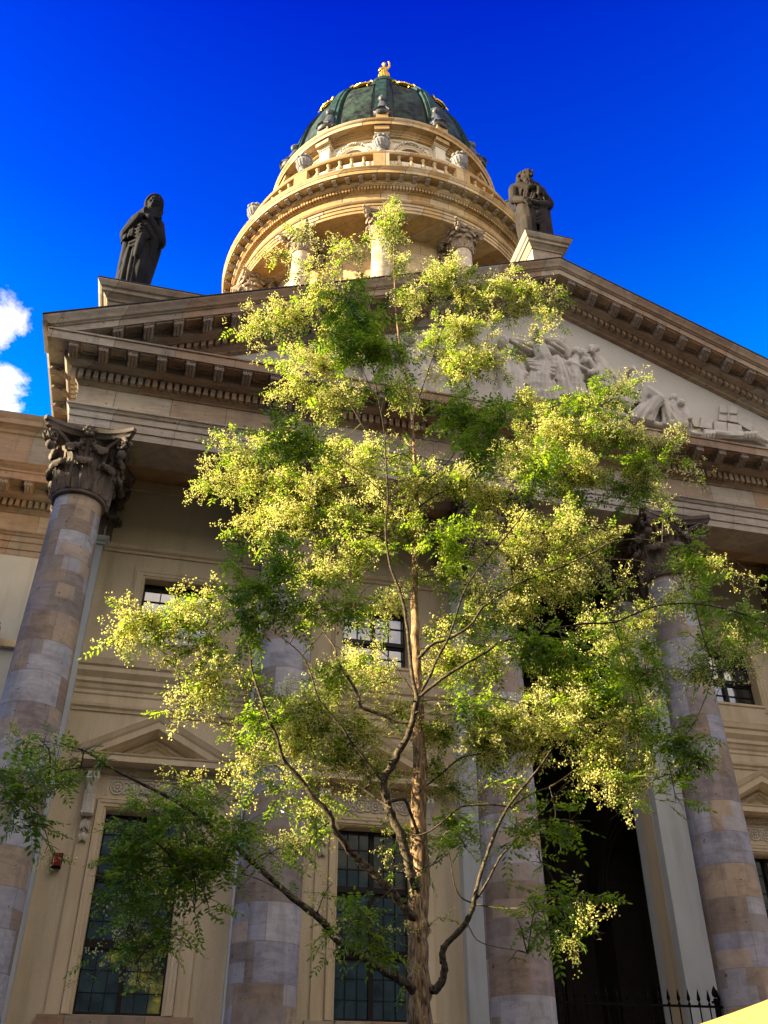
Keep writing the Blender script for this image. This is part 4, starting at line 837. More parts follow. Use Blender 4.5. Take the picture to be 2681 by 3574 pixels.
# relief in the pediment: figures modelled in half-round on the tympanum
def onY(x, y, Y):
    d = dirpx(x, y); t_ = (Y-CAM[1])/d[1]; return CAM+d*t_
def RP(x, y, d=.12): return onY(1700+x*1.0305, 1100+y*1.0305, -.38-d)
def relief(mb):
    def c2(P, R): chain(mb, [RP(*p) for p in P], R, 8)
    def hd(x, y, r, turn=0, d=.2): head(mb, RP(x, y, d), r, 0, turn, -.1); mb.ell(RP(x+2, y-6, d-.06), (r*.95, r*.8, r*.75), 8)
    def fan(T0, T1, B0, B1, n, d0, d1, r0=.045, r1=.075, bend=0):
        """n cloth folds from the line T0-T1 down to the line B0-B1"""
        for i in range(n):
            u = i/(n-1); dd = (d0, d1)[i % 2]; P = []; R = []
            for t_ in np.linspace(0, 1, 6):
                x = (T0[0]+(T1[0]-T0[0])*u)*(1-t_)+(B0[0]+(B1[0]-B0[0])*u)*t_+bend*sin(pi*t_); y = (T0[1]+(T1[1]-T0[1])*u)*(1-t_)+(B0[1]+(B1[1]-B0[1])*u)*t_
                P.append(RP(x, y, .06+dd*(.8+.3*sin(pi*t_))*(1-.5*abs(2*u-1)))); R.append((r0+(r1-r0)*t_)*RNG.uniform(.85, 1.2))
            mb.tube(P, R, 7)
    # tall central figure with both arms thrown out
    hd(168, 84, .17, -.4, .34); hd(250, 88, .15, .4, .22); c2([(165, 102, .2), (180, 125, .26), (190, 150, .24)], [.16, .24, .26])
    c2([(195, 150, .22), (185, 215, .2), (190, 280, .16)], [.22, .24, .22]); fan((165, 140), (225, 145), (148, 292), (240, 288), 13, .34, .22, .05, .085, -8)
    fan((225, 140), (262, 150), (240, 275), (312, 268), 8, .26, .16, .05, .08, 5); c2([(235, 150, .14), (250, 220, .12), (275, 265, .1)], [.14, .2, .22]); fan((130, 150), (150, 190), (240, 150), (225, 230), 7, .36, .28, .04, .05, 0)
    c2([(150, 105, .26), (110, 92, .30), (70, 82, .26)], [.14, .12, .07]); hand(mb, RP(70, 82, .26), (-1, 0, .3), (0, 0, 1), .8); fan((75, 88), (90, 84), (140, 130), (160, 112), 5, .3, .24, .04, .06)
    c2([(205, 85, .24), (240, 95, .30), (268, 118, .26), (272, 140, .22)], [.11, .13, .11, .08]); fan((205, 82), (215, 95), (268, 112), (262, 130), 4, .3, .26, .05, .05)
    # seated child at its left
    hd(82, 138, .14, .5, .14); c2([(95, 158, .1), (110, 190, .12), (125, 240, .08)], [.15, .17, .18]); fan((80, 160), (118, 160), (110, 235), (150, 240), 6, .2, .14); fan((75, 185), (90, 215), (30, 290), (80, 300), 5, .14, .08)
    # two men consoling each other
    hd(303, 126, .15, .2, .2); hd(322, 133, .16, .5, .3); mb.ell(RP(330, 152, .34), (.09, .08, .14), 8); c2([(300, 152, .14), (292, 190, .17), (300, 240, .14)], [.16, .22, .22]); fan((280, 165), (318, 165), (275, 278), (332, 282), 9, .28, .2, .05, .08)
    c2([(285, 158, .2), (278, 165, .26), (310, 175, .32), (345, 190, .3)], [.11, .11, .09, .06])
    hd(352, 120, .17, -.6, .28); mb.ell(RP(362, 112, .2), (.2, .12, .12), 8); c2([(378, 160, .16), (395, 200, .18), (400, 250, .14)], [.2, .22, .22]); fan((362, 165), (405, 160), (345, 285), (440, 290), 10, .28, .2, .05, .08)
    c2([(388, 160, .2), (372, 195, .32), (347, 152, .36)], [.12, .10, .07]); c2([(380, 180, .26), (350, 196, .36), (372, 188, .36)], [.09, .08, .06]); hand(mb, RP(347, 152, .36), (0, 0, 1), (1, 0, 0), .7)
    c2([(362, 200, .3), (362, 235, .22)], [.035, .04]); fan((405, 190), (430, 215), (430, 290), (480, 300), 6, .2, .14, .05, .08); c2([(405, 195, .12), (435, 240, .1), (460, 290, .08)], [.2, .2, .16])
    # kneeling figures
    hd(492, 188, .15, .3, .18); c2([(500, 205, .14), (520, 240, .16), (535, 275, .14)], [.16, .2, .2]); fan((488, 212), (525, 205), (490, 300), (560, 290), 7, .22, .16, .05, .06); c2([(545, 262, .2), (578, 285, .26), (548, 325, .2), (500, 350, .14)], [.2, .2, .16, .12])
    fan((560, 262), (588, 290), (480, 345), (560, 362), 8, .26, .2, .04, .06); fan((470, 270), (486, 272), (455, 310), (492, 315), 4, .14, .1)
    fan((590, 295), (612, 292), (600, 372), (662, 380), 6, .16, .1, .04, .06); c2([(595, 300, .1), (612, 340, .12), (640, 370, .08)], [.14, .16, .1]); c2([(440, 335, .03), (560, 368, .06), (700, 398, .04)], [.08, .09, .06])
    # two children
    hd(632, 282, .12, .2, .12); c2([(630, 298, .08), (635, 330, .08), (640, 370, .06)], [.11, .13, .13]); hd(657, 299, .125, .3, .22); c2([(665, 318, .14), (672, 345, .16), (665, 375, .1)], [.12, .14, .14]); fan((655, 322), (680, 322), (650, 378), (690, 380), 4, .18, .12, .03, .04)
    c2([(674, 326, .22), (692, 335, .26), (690, 350, .28)], [.06, .055, .05]); c2([(690, 340, .26), (692, 398, .14)], [.018, .018])
    # reclining body
    c2([(740, 395, .12), (800, 405, .16), (860, 408, .12), (910, 412, .14), (950, 430, .1)], [.08, .11, .10, .11, .06])
    for x in (742, 752, 762, 774, 882, 894, 904, 916): c2([(x, 396, .2), (x-6, 402, .24), (x-5, 415, .2)], [.04, .04, .03])
    fan((800, 398), (815, 415), (860, 398), (872, 418), 5, .16, .12, .03, .04); c2([(690, 400, .08), (722, 405, .1)], [.07, .05]); c2([(905, 350, .06), (900, 400, .12)], [.018, .018])
def rfold(co):
    x, y, z = co.T; return .03*np.clip((-y-.45)/.15, 0, 1)*ridge(7*x+.5*np.sin(2*z))
me = figure('relief_figures', relief, 'relief', .022, None, 0); link(me, 'relief_figures', tymp, None)
g = MB()
def slab(P, d=.10):
    f = [RP(x, y, d) for x, y in P]; b = [RP(x, y, 0)+np.array([0, .1, 0]) for x, y in P]; n = len(P)
    g.add(f+b, [tuple(range(n))]+[(i, i+n, (i+1) % n+n, (i+1) % n) for i in range(n)])
slab([(790, 305), (848, 308), (846, 362), (785, 355)], .12); slab([(848, 330), (870, 340), (952, 400), (952, 425), (860, 372), (846, 362)], .08); slab([(770, 358), (812, 362), (815, 402), (770, 392)]); slab([(815, 365), (862, 372), (866, 400), (815, 400)], .13)
slab([(725, 345), (762, 352), (762, 385), (722, 378)]); slab([(690, 345), (722, 348), (720, 378), (700, 376)], .06)
for a, b in (((819, 307), (817, 358)), ((788, 330), (847, 334))):
    g.tube([RP(*a, .14), RP(*b, .14)], .03, 4)
part(g, 'relief_rubble', 'relief', tymp)
g = MB()   # scene to the left of the centre, mirrored in scale, mostly behind the tree
def rel2(mb):
    for x, z, s_ in ((-1.6, 16.6, 1.0), (-2.9, 16.6, .95), (-4.2, 16.6, .8), (-5.4, 16.6, .6)):
        chain(mb, [(x, -.5, z), (x+.1, -.55, z+1.2*s_), (x, -.5, z+2.1*s_)], [.36*s_, .34*s_, .3*s_]); head(mb, (x-.05, -.6, z+2.65*s_), .2*s_, 0, .5)
        chain(mb, [(x-.2, -.55, z+2.1*s_), (x-.7, -.6, z+2.0*s_), (x-.95, -.6, z+2.4*s_)], [.13, .11, .08]); chain(mb, [(x+.2, -.55, z+2.1*s_), (x+.5, -.6, z+1.6*s_), (x+.2, -.65, z+1.3*s_)], [.13, .11, .08])
me = figure('relief_figures', rel2, 'relief', .045, rfold, 2); link(me, 'relief_figures', tymp, None)
# ------------------------------------------------------------------ small things
# alarm beacon on the wall
bc = tag(empty('alarm_beacon', (-10.71, 1.6, 5.68)), 'small red alarm beacon on the cream wall between the left column and the left window', 'alarm beacon')
g = MB(); P = [(-.075, 0, -.02), (.075, 0, -.02), (.085, 0, .02), (.065, 0, .22), (-.065, 0, .22), (-.085, 0, .02)]
g.prism([(x, z) for x, _, z in P], -.12, .0, 'y'); g.xf(Matrix.Translation((-10.71, 1.63, 5.68))); link(g.mesh('red_housing', 'red'), 'red_housing', bc)
g = MB(); g.box(-.08, .08, -.13, .02, -.045, -.018); g.box(-.09, .09, .0, .05, -.04, .24); g.xf(Matrix.Translation((-10.71, 1.60, 5.68))); link(g.mesh('base_plate', 'iron'), 'base_plate', bc)
# wall lamp on the wing
wl_ = tag(empty('wall_lamp', (-13.52, 5.2, 11.85)), 'small black floodlight on the grey wall at the left edge of the picture', 'lamp')
g = MB(); g.box(-.13, .13, -.42, -.14, -.12, .10); g.box(-.15, .15, -.45, -.42, -.14, .12); g.xf(Matrix.Translation((-13.55, 5.2, 11.88))); link(g.mesh('lamp_housing', 'iron'), 'lamp_housing', wl_)
g = MB(); g.tube([(-13.55, 5.28, 11.95), (-13.55, 5.1, 12.05), (-13.55, 5.0, 11.95)], .03, 6); link(g.mesh('bracket', 'iron'), 'bracket', wl_)
# spear railing across the middle bay
rl = tag(empty('spear_railing', (-0.1, .1, 1.9)), 'black iron railing with spear tips closing the dark middle bay between two columns', 'railing')
g = MB(); g.box(-1.75, 1.75, .085, .115, 3.50, 3.54); g.box(-1.75, 1.75, .085, .115, 2.1, 2.14); link(g.mesh('rails', 'iron'), 'rails', rl)
me = MB(); me.tube([(0, 0, 0), (0, 0, 1.62)], .013, 6); me.lathe([(.0, 1.60), (.03, 1.63), (.012, 1.67), (.035, 1.72), (.0, 1.90)], 8); me = me.mesh('bar', 'iron')
for i in range(17): link(me, 'bar', rl, (-1.66+i*.2075, .1, 1.92))
g = MB(); g.tube([(0, 0, 0), (0, 0, 1.74)], .045, 8); g.box(-.06, .06, -.06, .06, 1.66, 1.70); g.lathe([(0, 1.74), (.05, 1.78), (.055, 1.84), (.03, 1.90), (.0, 1.96)], 10); me = g.mesh('post', 'iron')
for x in (-1.6, 1.6): link(me, 'post', rl, (x, .1, 1.92))
# parasol whose near corner shows at the lower right
pc = np.array([-.90, -6.95, 0]); ps = tag(empty('parasol', pc), 'cream canvas parasol whose sunlit corner shows at the bottom right', 'parasol')
hw = 2.0; zr, zt = 2.43, 3.22; ca, sa = cos(radians(10)), sin(radians(10))
def PP(x, y, z): return (pc[0]+x*ca-y*sa, pc[1]+x*sa+y*ca, z)
co8 = [(-hw, -hw), (hw, -hw), (hw, hw), (-hw, hw)]
P = []
for t_ in np.linspace(1, 0, 9):
    ring = []
    for k in range(4):
        a, b = co8[k], co8[(k+1) % 4]
        for q in range(8):
            u = q/8; x, y = (a[0]+(b[0]-a[0])*u)*t_, (a[1]+(b[1]-a[1])*u)*t_; sag = .07*sin(pi*u)*t_; ring.append(PP(x, y, zr+(zt-zr)*(1-t_)-.05*sin(pi*t_)*1-sag*(t_)))
    P.append(ring)
g = MB(); g.grid(P, closed_v=True); dn = [[(x, y, z-.006) for x, y, z in r] for r in P]; g.grid(dn, closed_v=True, flip=True)
g.grid([P[0], [(x, y, z-.025) for x, y, z in P[0]]], closed_v=True)
link(g.mesh('canopy', 'canvas', True, 25), 'canopy', ps)
g = MB(); g.tube([(pc[0], pc[1], 0), (pc[0], pc[1], zt+.05)], .03, 10); g.box(pc[0]-.35, pc[0]+.35, pc[1]-.35, pc[1]+.35, 0, .08); link(g.mesh('pole', 'timber'), 'pole', ps)
for k in range(4):
    a = co8[k]; g = MB(); g.tube([PP(a[0]*.98, a[1]*.98, zr-.02), PP(a[0]*.5, a[1]*.5, zr+.32), PP(0, 0, zt-.08)], .014, 6); g.tube([PP(a[0]*.5, a[1]*.5, zr+.30), PP(0, 0, zr-.0)], .01, 6); link(g.mesh('rib', 'timber'), 'rib', ps)
# ================================================================== TREE (pagoda tree in flower)
HD = np.array([sin(YAW), cos(YAW), 0.0]); D0 = 8.6
def at(x, y, dd=0.0):
    """a point of the tree, from its place on a 1659 x 2212 view of the photograph and its distance along the ground"""
    r = dirpx(x*1.61603, y*1.61573); return CAM+r*((D0+dd)/(r @ HD))
BR = []   # (polyline in view coordinates, start distance offset, end offset, start radius, end radius)
def B(pts, d0, d1, r0, r1): BR.append((pts, d0, d1, r0, r1))
B([(912, 2330), (907, 2212), (903, 2120), (901, 2050), (903, 1960), (905, 1800), (905, 1650), (902, 1500), (899, 1400), (896, 1320), (895, 1230), (899, 1150), (900, 1080), (895, 980), (890, 900), (884, 860), (870, 780), (858, 700), (852, 600), (850, 500)], 0, .3, .135, .006)
B([(903, 2160), (885, 2130), (845, 2106), (795, 2074), (728, 2031), (696, 1989), (632, 1939), (572, 1886), (526, 1844), (470, 1796), (426, 1763), (396, 1739), (352, 1716), (285, 1682), (235, 1655), (195, 1628), (161, 1615), (128, 1605)], 0, -1.3, .06, .008)
B([(235, 1655), (188, 1657), (134, 1665), (80, 1690), (40, 1720)], -1.2, -1.4, .014, .006)
B([(908, 2160), (926, 2141), (944, 2134), (956, 2117), (960, 2088), (955, 2067), (962, 2042), (990, 2014), (1011, 1985), (1022, 1957), (1027, 1929), (1040, 1883), (1057, 1833), (1083, 1768), (1111, 1724), (1142, 1686), (1163, 1661), (1190, 1620)], 0, -.3, .058, .012)
B([(1104, 1745), (1118, 1733), (1152, 1713), (1187, 1700), (1217, 1682), (1260, 1650), (1320, 1620), (1380, 1600)], -.2, .3, .022, .007)
B([(1114, 1745), (1060, 1738), (1004, 1741), (983, 1752), (951, 1780), (923, 1798), (898, 1805), (873, 1796)], -.2, -.15, .016, .014)
B([(1025, 1944), (1033, 1936), (1057, 1897), (1079, 1854), (1114, 1815), (1152, 1772), (1180, 1741), (1194, 1724), (1225, 1690)], -.1, -.7, .026, .008)
B([(1027, 1954), (1083, 1962), (1114, 1962), (1170, 1962), (1205, 1940), (1250, 1945), (1285, 1960)], -.1, -.8, .014, .004)
B([(1018, 1950), (997, 1939), (983, 1915), (976, 1879), (969, 1840), (951, 1819)], -.1, -.4, .014, .006)
B([(1008, 1990), (1030, 2030), (1070, 2045), (1110, 2052), (1140, 2060)], -.1, -.7, .010, .004)
B([(898, 1985), (871, 1961), (845, 1925), (817, 1897), (781, 1861), (756, 1840), (746, 1822), (721, 1791), (714, 1762), (678, 1723), (650, 1684), (618, 1649), (607, 1624), (597, 1589), (575, 1540), (545, 1450), (540, 1400), (525, 1350)], 0, -.8, .062, .010)
B([(714, 1775), (690, 1790), (672, 1812), (668, 1840)], -.3, -.5, .014, .006)
B([(900, 1920), (887, 1886), (877, 1847), (863, 1798), (845, 1759), (834, 1720), (831, 1681), (845, 1656), (859, 1628), (877, 1596), (888, 1572), (896, 1533), (901, 1505)], -.05, -.35, .065, .040)
B([(901, 1505), (890, 1455), (883, 1390), (875, 1324), (862, 1272), (846, 1233), (836, 1180), (833, 1130), (838, 1080), (834, 1000), (830, 930), (815, 850), (800, 760), (795, 680), (820, 600)], -.35, -.9, .036, .008)
B([(903, 1505), (927, 1463), (948, 1416), (969, 1377), (985, 1330), (1003, 1277), (1026, 1238), (1052, 1207), (1100, 1150), (1140, 1090), (1160, 1000)], -.35, -.7, .030, .009)
B([(905, 1505), (932, 1484), (964, 1460), (1005, 1434), (1052, 1407), (1083, 1387), (1152, 1368), (1222, 1354), (1267, 1347), (1326, 1344), (1378, 1323), (1430, 1307), (1500, 1304), (1569, 1316), (1621, 1333), (1659, 1351)], -.35, -1.2, .032, .008)
B([(902, 1515), (932, 1512), (985, 1510), (1026, 1499), (1083, 1430), (1150, 1420)], -.3, 0, .014, .006)
B([(1026, 1499), (1083, 1510), (1140, 1520), (1200, 1540), (1260, 1560)], -.2, .3, .010, .005)
B([(900, 1505), (870, 1463), (844, 1426), (817, 1400), (802, 1379), (775, 1340), (760, 1290)], -.3, -.4, .016, .006)
B([(903, 1424), (919, 1405), (938, 1390), (964, 1382), (995, 1366), (1021, 1345), (1037, 1319), (1052, 1304), (1120, 1260), (1200, 1230), (1277, 1195), (1309, 1177), (1343, 1167), (1389, 1165), (1430, 1174), (1465, 1188), (1500, 1200)], 0, -.2, .034, .008)
B([(1200, 1230), (1274, 1210), (1326, 1208), (1385, 1212), (1420, 1226), (1451, 1247), (1500, 1290)], -.1, -.4, .010, .006)
B([(888, 1562), (854, 1557), (828, 1546), (802, 1536), (781, 1528), (773, 1502), (760, 1476), (742, 1450), (731, 1429), (723, 1400), (708, 1377), (687, 1348), (666, 1335), (640, 1327), (590, 1310)], -.3, .1, .034, .012)
B([(833, 1683), (820, 1681), (795, 1649), (774, 1621), (756, 1599), (744, 1578), (718, 1546), (692, 1515), (682, 1492), (669, 1447), (653, 1416), (635, 1398), (619, 1385), (560, 1340)], -.3, -.9, .024, .008)
B([(845, 1745), (827, 1734), (788, 1706), (797, 1695), (795, 1667), (785, 1642), (770, 1621), (753, 1606), (710, 1592), (650, 1600)], -.25, .2, .022, .008)
B([(905, 1710), (919, 1698), (951, 1674), (994, 1638), (1040, 1628), (1072, 1617), (1120, 1600)], 0, .4, .022, .008)
B([(838, 1732), (848, 1730), (873, 1727), (884, 1748), (894, 1776), (903, 1800)], -.25, 0, .026, .03)
B([(884, 870), (860, 850), (842, 820), (835, 780), (840, 720)], .1, -.3, .016, .006)
B([(890, 910), (905, 860), (925, 800), (945, 740), (960, 700), (985, 640), (1060, 600), (1130, 620)], .1, .4, .022, .006)
B([(896, 1000), (870, 980), (830, 990), (800, 950), (760, 880), (725, 830), (690, 790)], .1, -.2, .016, .006)
B([(838, 1090), (890, 1060), (930, 1030), (970, 995), (1000, 950), (1030, 910)], -.6, -1.3, .012, .006)
B([(836, 1075), (800, 1040), (750, 1000), (700, 975), (650, 960)], -.6, -1.0, .012, .006)
B([(850, 1180), (800, 1150), (740, 1140), (680, 1150), (620, 1180), (560, 1220)], -.45, -1.1, .012, .006)
B([(896, 1200), (850, 1100), (780, 1050), (700, 1060), (600, 1050), (520, 1020)], .1, .3, .018, .006)
B([(899, 1100), (960, 1060), (1040, 1040), (1130, 1010), (1230, 950), (1330, 930), (1430, 960)], .2, .6, .020, .006)
B([(860, 640), (800, 600), (740, 560), (680, 520), (640, 505)], .25, .3, .008, .004)
B([(895, 980), (830, 900), (740, 720), (640, 690), (560, 700)], .1, .3, .012, .005)
B([(1230, 950), (1270, 880), (1330, 860), (1380, 825)], .4, 0, .010, .005)
B([(540, 1400), (480, 1380), (420, 1350), (340, 1330), (270, 1350)], -.8, -.5, .012, .005)
B([(620, 1649), (560, 1650), (500, 1600), (440, 1540), (390, 1520)], -.4, -.1, .012, .005)
B([(632, 1939), (560, 1900), (480, 1880), (400, 1880)], -.6, -1.6, .010, .004)
B([(426, 1763), (380, 1800), (330, 1880), (300, 1980), (295, 2060), (300, 2130)], -1.0, -1.2, .010, .003)
B([(862, 2110), (840, 2060), (800, 2010), (780, 1980)], -.2, -.9, .012, .004)
B([(1187, 1700), (1200, 1760), (1180, 1800)], -.1, -.5, .008, .003)
B([(1500, 1304), (1520, 1380), (1540, 1450), (1500, 1560), (1440, 1640)], -.8, -.6, .012, .005)
B([(1326, 1344), (1350, 1420), (1380, 1500), (1400, 1600), (1420, 1680)], -.5, -.3, .012, .005)
tr = tag(empty('flowering_tree', tuple(at(907, 2212)*np.array([1, 1, 0]))), 'young flowering tree with pale yellow blossom and feathery leaves standing in front of the columns', 'tree')
def smooth_line(P, R, k=4):
    P = np.asarray(P); R = np.asarray(R); n = len(P); out = []; rr = []
    for i in range(n-1):
        p0, p1, p2, p3 = P[max(i-1, 0)], P[i], P[i+1], P[min(i+2, n-1)]
        for q in range(k):
            t_ = q/k; out.append(.5*((2*p1)+(-p0+p2)*t_+(2*p0-5*p1+4*p2-p3)*t_**2+(-p0+3*p1-3*p2+p3)*t_**3)); rr.append(R[i]*(1-t_)+R[i+1]*t_)
    out.append(P[-1]); rr.append(R[-1]); return np.array(out), np.array(rr)
SK = []; SKR = []; wood = MB(); trunk = MB()
for bi, (pts, d0, d1, r0, r1) in enumerate(BR):
    n = len(pts); P = np.array([at(x, y, d0+(d1-d0)*i/(n-1)) for i, (x, y) in enumerate(pts)])
    if bi == 0: TRY = [q[1] for q in pts]
    R = np.array([r0+(r1-r0)*(i/(n-1))**.85 for i in range(n)])*(.86 if bi == 0 else (.68 if r0 > .045 else .54))
    if bi == 0:
        R = np.interp(-np.array(TRY), [-2330, -2050, -1650, -1480, -1320, -1230, -1000, -860, -500], [.112, .096, .070, .052, .044, .031, .022, .017, .005])
        P = np.vstack([[P[1][0], P[1][1], 0.0], [P[1][0], P[1][1], .9], P[1:]]); R = np.r_[.14, .112, R[1:]]
        P[2:8] += RNG.normal(0, .006, (6, 3))
    P, R = smooth_line(P, R, 4); P += RNG.normal(0, 1, P.shape)*R[:, None]*.10; R = R*(1+RNG.normal(0, .06, len(R)))
    (trunk if bi == 0 else wood).tube(P, R, 12 if r0 > .03 else 7, up=(.3, 1, .1)); SK.append(P[2:]); SKR.append(R[2:])
    if r0 > .02 and bi:
        for _ in range(int(len(P)/6)):
            i = RNG.integers(2, len(P)-2); d = RNG.normal(0, 1, 3); d /= np.linalg.norm(d); wood.tube([P[i], P[i]+d*R[i]*1.3, P[i]+d*(R[i]*1.3+.02)], [R[i]*.5, R[i]*.35, .004], 6)
SKA = np.concatenate(SK)
# clumps of foliage: x, y, radius (view units), kind, distance offset. F blossom, L leaves, M both, f/l sparse
CLS = """830 500 45 F .3;850 470 22 F .3;640 505 32 f .3;600 560 32 f .3;735 535 28 F .3;770 545 24 f .3;865 565 26 F .3;945 585 22 f .4;950 610 42 F .4;1085 625 44 F .5;1150 640 42 F .5;1190 640 24 F .5;
700 620 50 F .2;640 690 55 F .2;560 700 38 F .2;525 715 24 f .2;570 765 20 f .2;650 580 28 f .3;780 680 75 L -.9;800 755 70 L -.9;745 640 50 L -.8;720 720 45 L -.7;1000 650 55 F .5;900 640 45 F .5;1010 720 60 F .5;1190 700 26 F .4;1165 730 18 F .4;
980 800 60 F .4;1060 780 50 F .4;930 740 40 M .3;700 800 70 F .2;650 860 50 F .2;690 890 34 F .2;740 860 40 F .1;835 840 50 l -.6;850 760 40 L -.7;1000 900 68 L -1.1;1080 930 60 L -1.2;960 880 40 L -1.0;1020 975 45 L -1.1;1120 870 50 F .5;
1250 870 50 G -.2;1290 900 45 M 0;1340 850 40 M 0;1385 822 26 f 0;1230 930 70 F .5;1330 950 60 F .5;1430 970 52 F .5;1500 1020 30 f .5;1520 1050 18 f .5;1150 1000 80 F .5;1280 1040 80 F .5;1380 1060 46 F .5;1440 1120 28 f .4;1180 940 60 F .4;
520 1000 66 F .3;462 1045 42 F .3;490 960 40 M .2;600 950 45 L -.8;680 975 50 L -.9;640 940 40 L -.8;600 1060 80 F .3;700 1050 80 F .3;780 1000 60 F .2;560 1130 60 F .2;650 1140 80 F .2;510 1180 30 L -.6;740 1120 70 M .1;820 1050 60 F .1;900 1050 60 F .2;980 1040 60 M .2;
1060 1080 60 F .3;900 1150 50 M .1;970 1160 60 G -.3;1100 1180 70 F .2;1200 1150 80 F .4;1280 1180 70 F .4;1180 1250 70 F .3;1250 1270 60 F .3;1100 1270 50 M .1;780 1190 60 M -.1;700 1230 60 F .1;620 1230 66 L -.9;550 1260 66 L -1.0;520 1330 60 L -.9;600 1300 55 L -.9;
460 1300 46 M -.4;390 1325 46 F -.3;330 1345 38 F -.3;275 1345 38 F -.4;255 1385 34 F -.4;400 1360 50 M -.4;330 1360 46 F -.4;380 1425 30 F -.3;460 1400 60 M -.4;775 1315 48 L -.9;830 1300 26 f .1;700 1310 45 L -.3;470 1470 50 F -.2;410 1505 38 F -.2;368 1540 22 F -.2;
540 1480 45 M -.3;500 1570 44 f 0;560 1560 50 G -.4;620 1530 70 F .2;700 1570 70 F .2;640 1620 60 F .2;740 1650 70 F .3;790 1590 55 F .2;700 1480 60 M .1;740 1450 40 M 0;820 1475 36 F .2;850 1540 40 F .3;560 1650 50 F .1;500 1690 40 f 0;620 1700 50 M 0;680 1750 50 M .1;800 1680 50 F .3;
960 1250 50 M .1;1000 1340 60 M .2;980 1440 60 F .3;1060 1430 60 M .2;1150 1400 70 L -.5;1220 1420 60 L -.5;1120 1330 50 F .2;1010 1530 60 G 0;950 1590 60 F .3;1040 1600 70 F .4;1100 1550 60 F .3;1140 1620 60 F .4;1180 1510 60 F .3;
1250 1500 70 M .2;1320 1480 60 G -.3;1350 1400 60 M -.2;1400 1450 60 L -.5;1290 1360 60 M 0;1260 1580 70 F .2;1330 1620 66 F .1;1280 1665 50 F .1;1380 1550 60 G -.4;1440 1600 64 L -.5;1480 1680 44 M -.4;1400 1680 50 F -.1;1330 1700 40 M 0;1335 1765 26 f 0;1460 1730 28 L -.4;1530 1660 26 l -.4;
1480 1450 40 M -.5;1510 1220 46 G -.3;1490 1180 30 L -.3;1560 1240 34 F -.2;1540 1300 40 L -.6;1590 1330 60 L -.9;1600 1400 50 F -.7;1645 1380 34 L -1.0;1570 1450 46 M -.6;1520 1400 46 M -.6;1640 1255 24 f -.3;1440 1300 46 M -.2;1345 1270 34 f 0;
1100 1700 36 M 0;1180 1770 45 L -.4;1130 1805 40 L -.4;1240 1775 36 L -.4;1160 1850 26 l -.5;1080 1830 26 l -.2;1160 1945 34 L -.6;1240 1945 46 L -.8;1285 1990 30 F -.8;1130 2020 34 l -.6;1255 2040 26 F -.8;1105 2070 22 l -.6;1190 2000 40 L -.7;1300 2030 18 f -.8;
960 1700 50 F .3;980 1775 50 G 0;950 1860 34 l -.2;1010 1830 40 l -.1;860 1820 34 M .2;840 1875 26 f .2;900 1850 26 M .3;640 1820 50 M -.2;590 1840 34 l -.2;780 1985 55 L -.8;820 2050 45 L -.8;740 2020 30 l -.7;720 2060 20 f -.5;860 2110 22 l -.4;700 1930 30 f -.3;930 2000 22 f 0;
300 1800 56 L -1.1;380 1760 60 L -1.1;330 1740 45 L -1.2;360 1830 60 L -1.3;270 1800 40 L -1.2;450 1850 50 L -1.4;290 1900 46 L -1.3;350 1950 50 L -1.3;440 1800 60 L -1.2;480 1870 60 L -1.4;400 1880 60 L -1.4;320 1880 56 M -1.2;260 1850 46 L -1.2;230 1900 30 l -1.2;290 2020 40 M -1.2;360 2020 40 L -1.3;300 1970 55 M -1.2;245 2050 30 f -1.2;340 2050 45 M -1.2;300 2120 26 f -1.2;420 1970 40 l -1.4;190 2110 14 f -1.2;450 1950 24 L -1.5;450 1730 50 M -.7;400 1690 36 M -.8;530 1770 40 L -.8;
50 1640 46 M -1.3;120 1650 46 M -1.3;40 1700 50 L -1.4;30 1760 40 L -1.4;110 1715 40 L -1.4;80 1790 36 L -1.4;110 1840 20 f -1.3;180 1620 26 l -1.3;90 1600 24 L -1.3;0 1660 40 L -1.4;230 1640 22 l -1.2"""
leafV = []; leafF = []; flV = []; flF = []; twig = MB()
def unit(v): return v/(np.linalg.norm(v)+1e-9)
class Acc:
    def __init__(s, k): s.v = []; s.k = k
    def add(s, q): s.v.append(q)
    def mesh(s, name, mat):
        V = np.concatenate(s.v).reshape(-1, 3); n = len(V)//s.k; me = bpy.data.meshes.new(name); me.vertices.add(len(V)); me.vertices.foreach_set('co', V.astype(np.float32).ravel())
        me.loops.add(len(V)); me.loops.foreach_set('vertex_index', np.arange(len(V), dtype=np.int32)); me.polygons.add(n)
        me.polygons.foreach_set('loop_start', np.arange(0, len(V), s.k, dtype=np.int32)); me.polygons.foreach_set('loop_total', np.full(n, s.k, dtype=np.int32)); me.update(calc_edges=True); me.materials.append(mat); return me
LEAF = Acc(4); FLO = Acc(4); BUD = Acc(4)
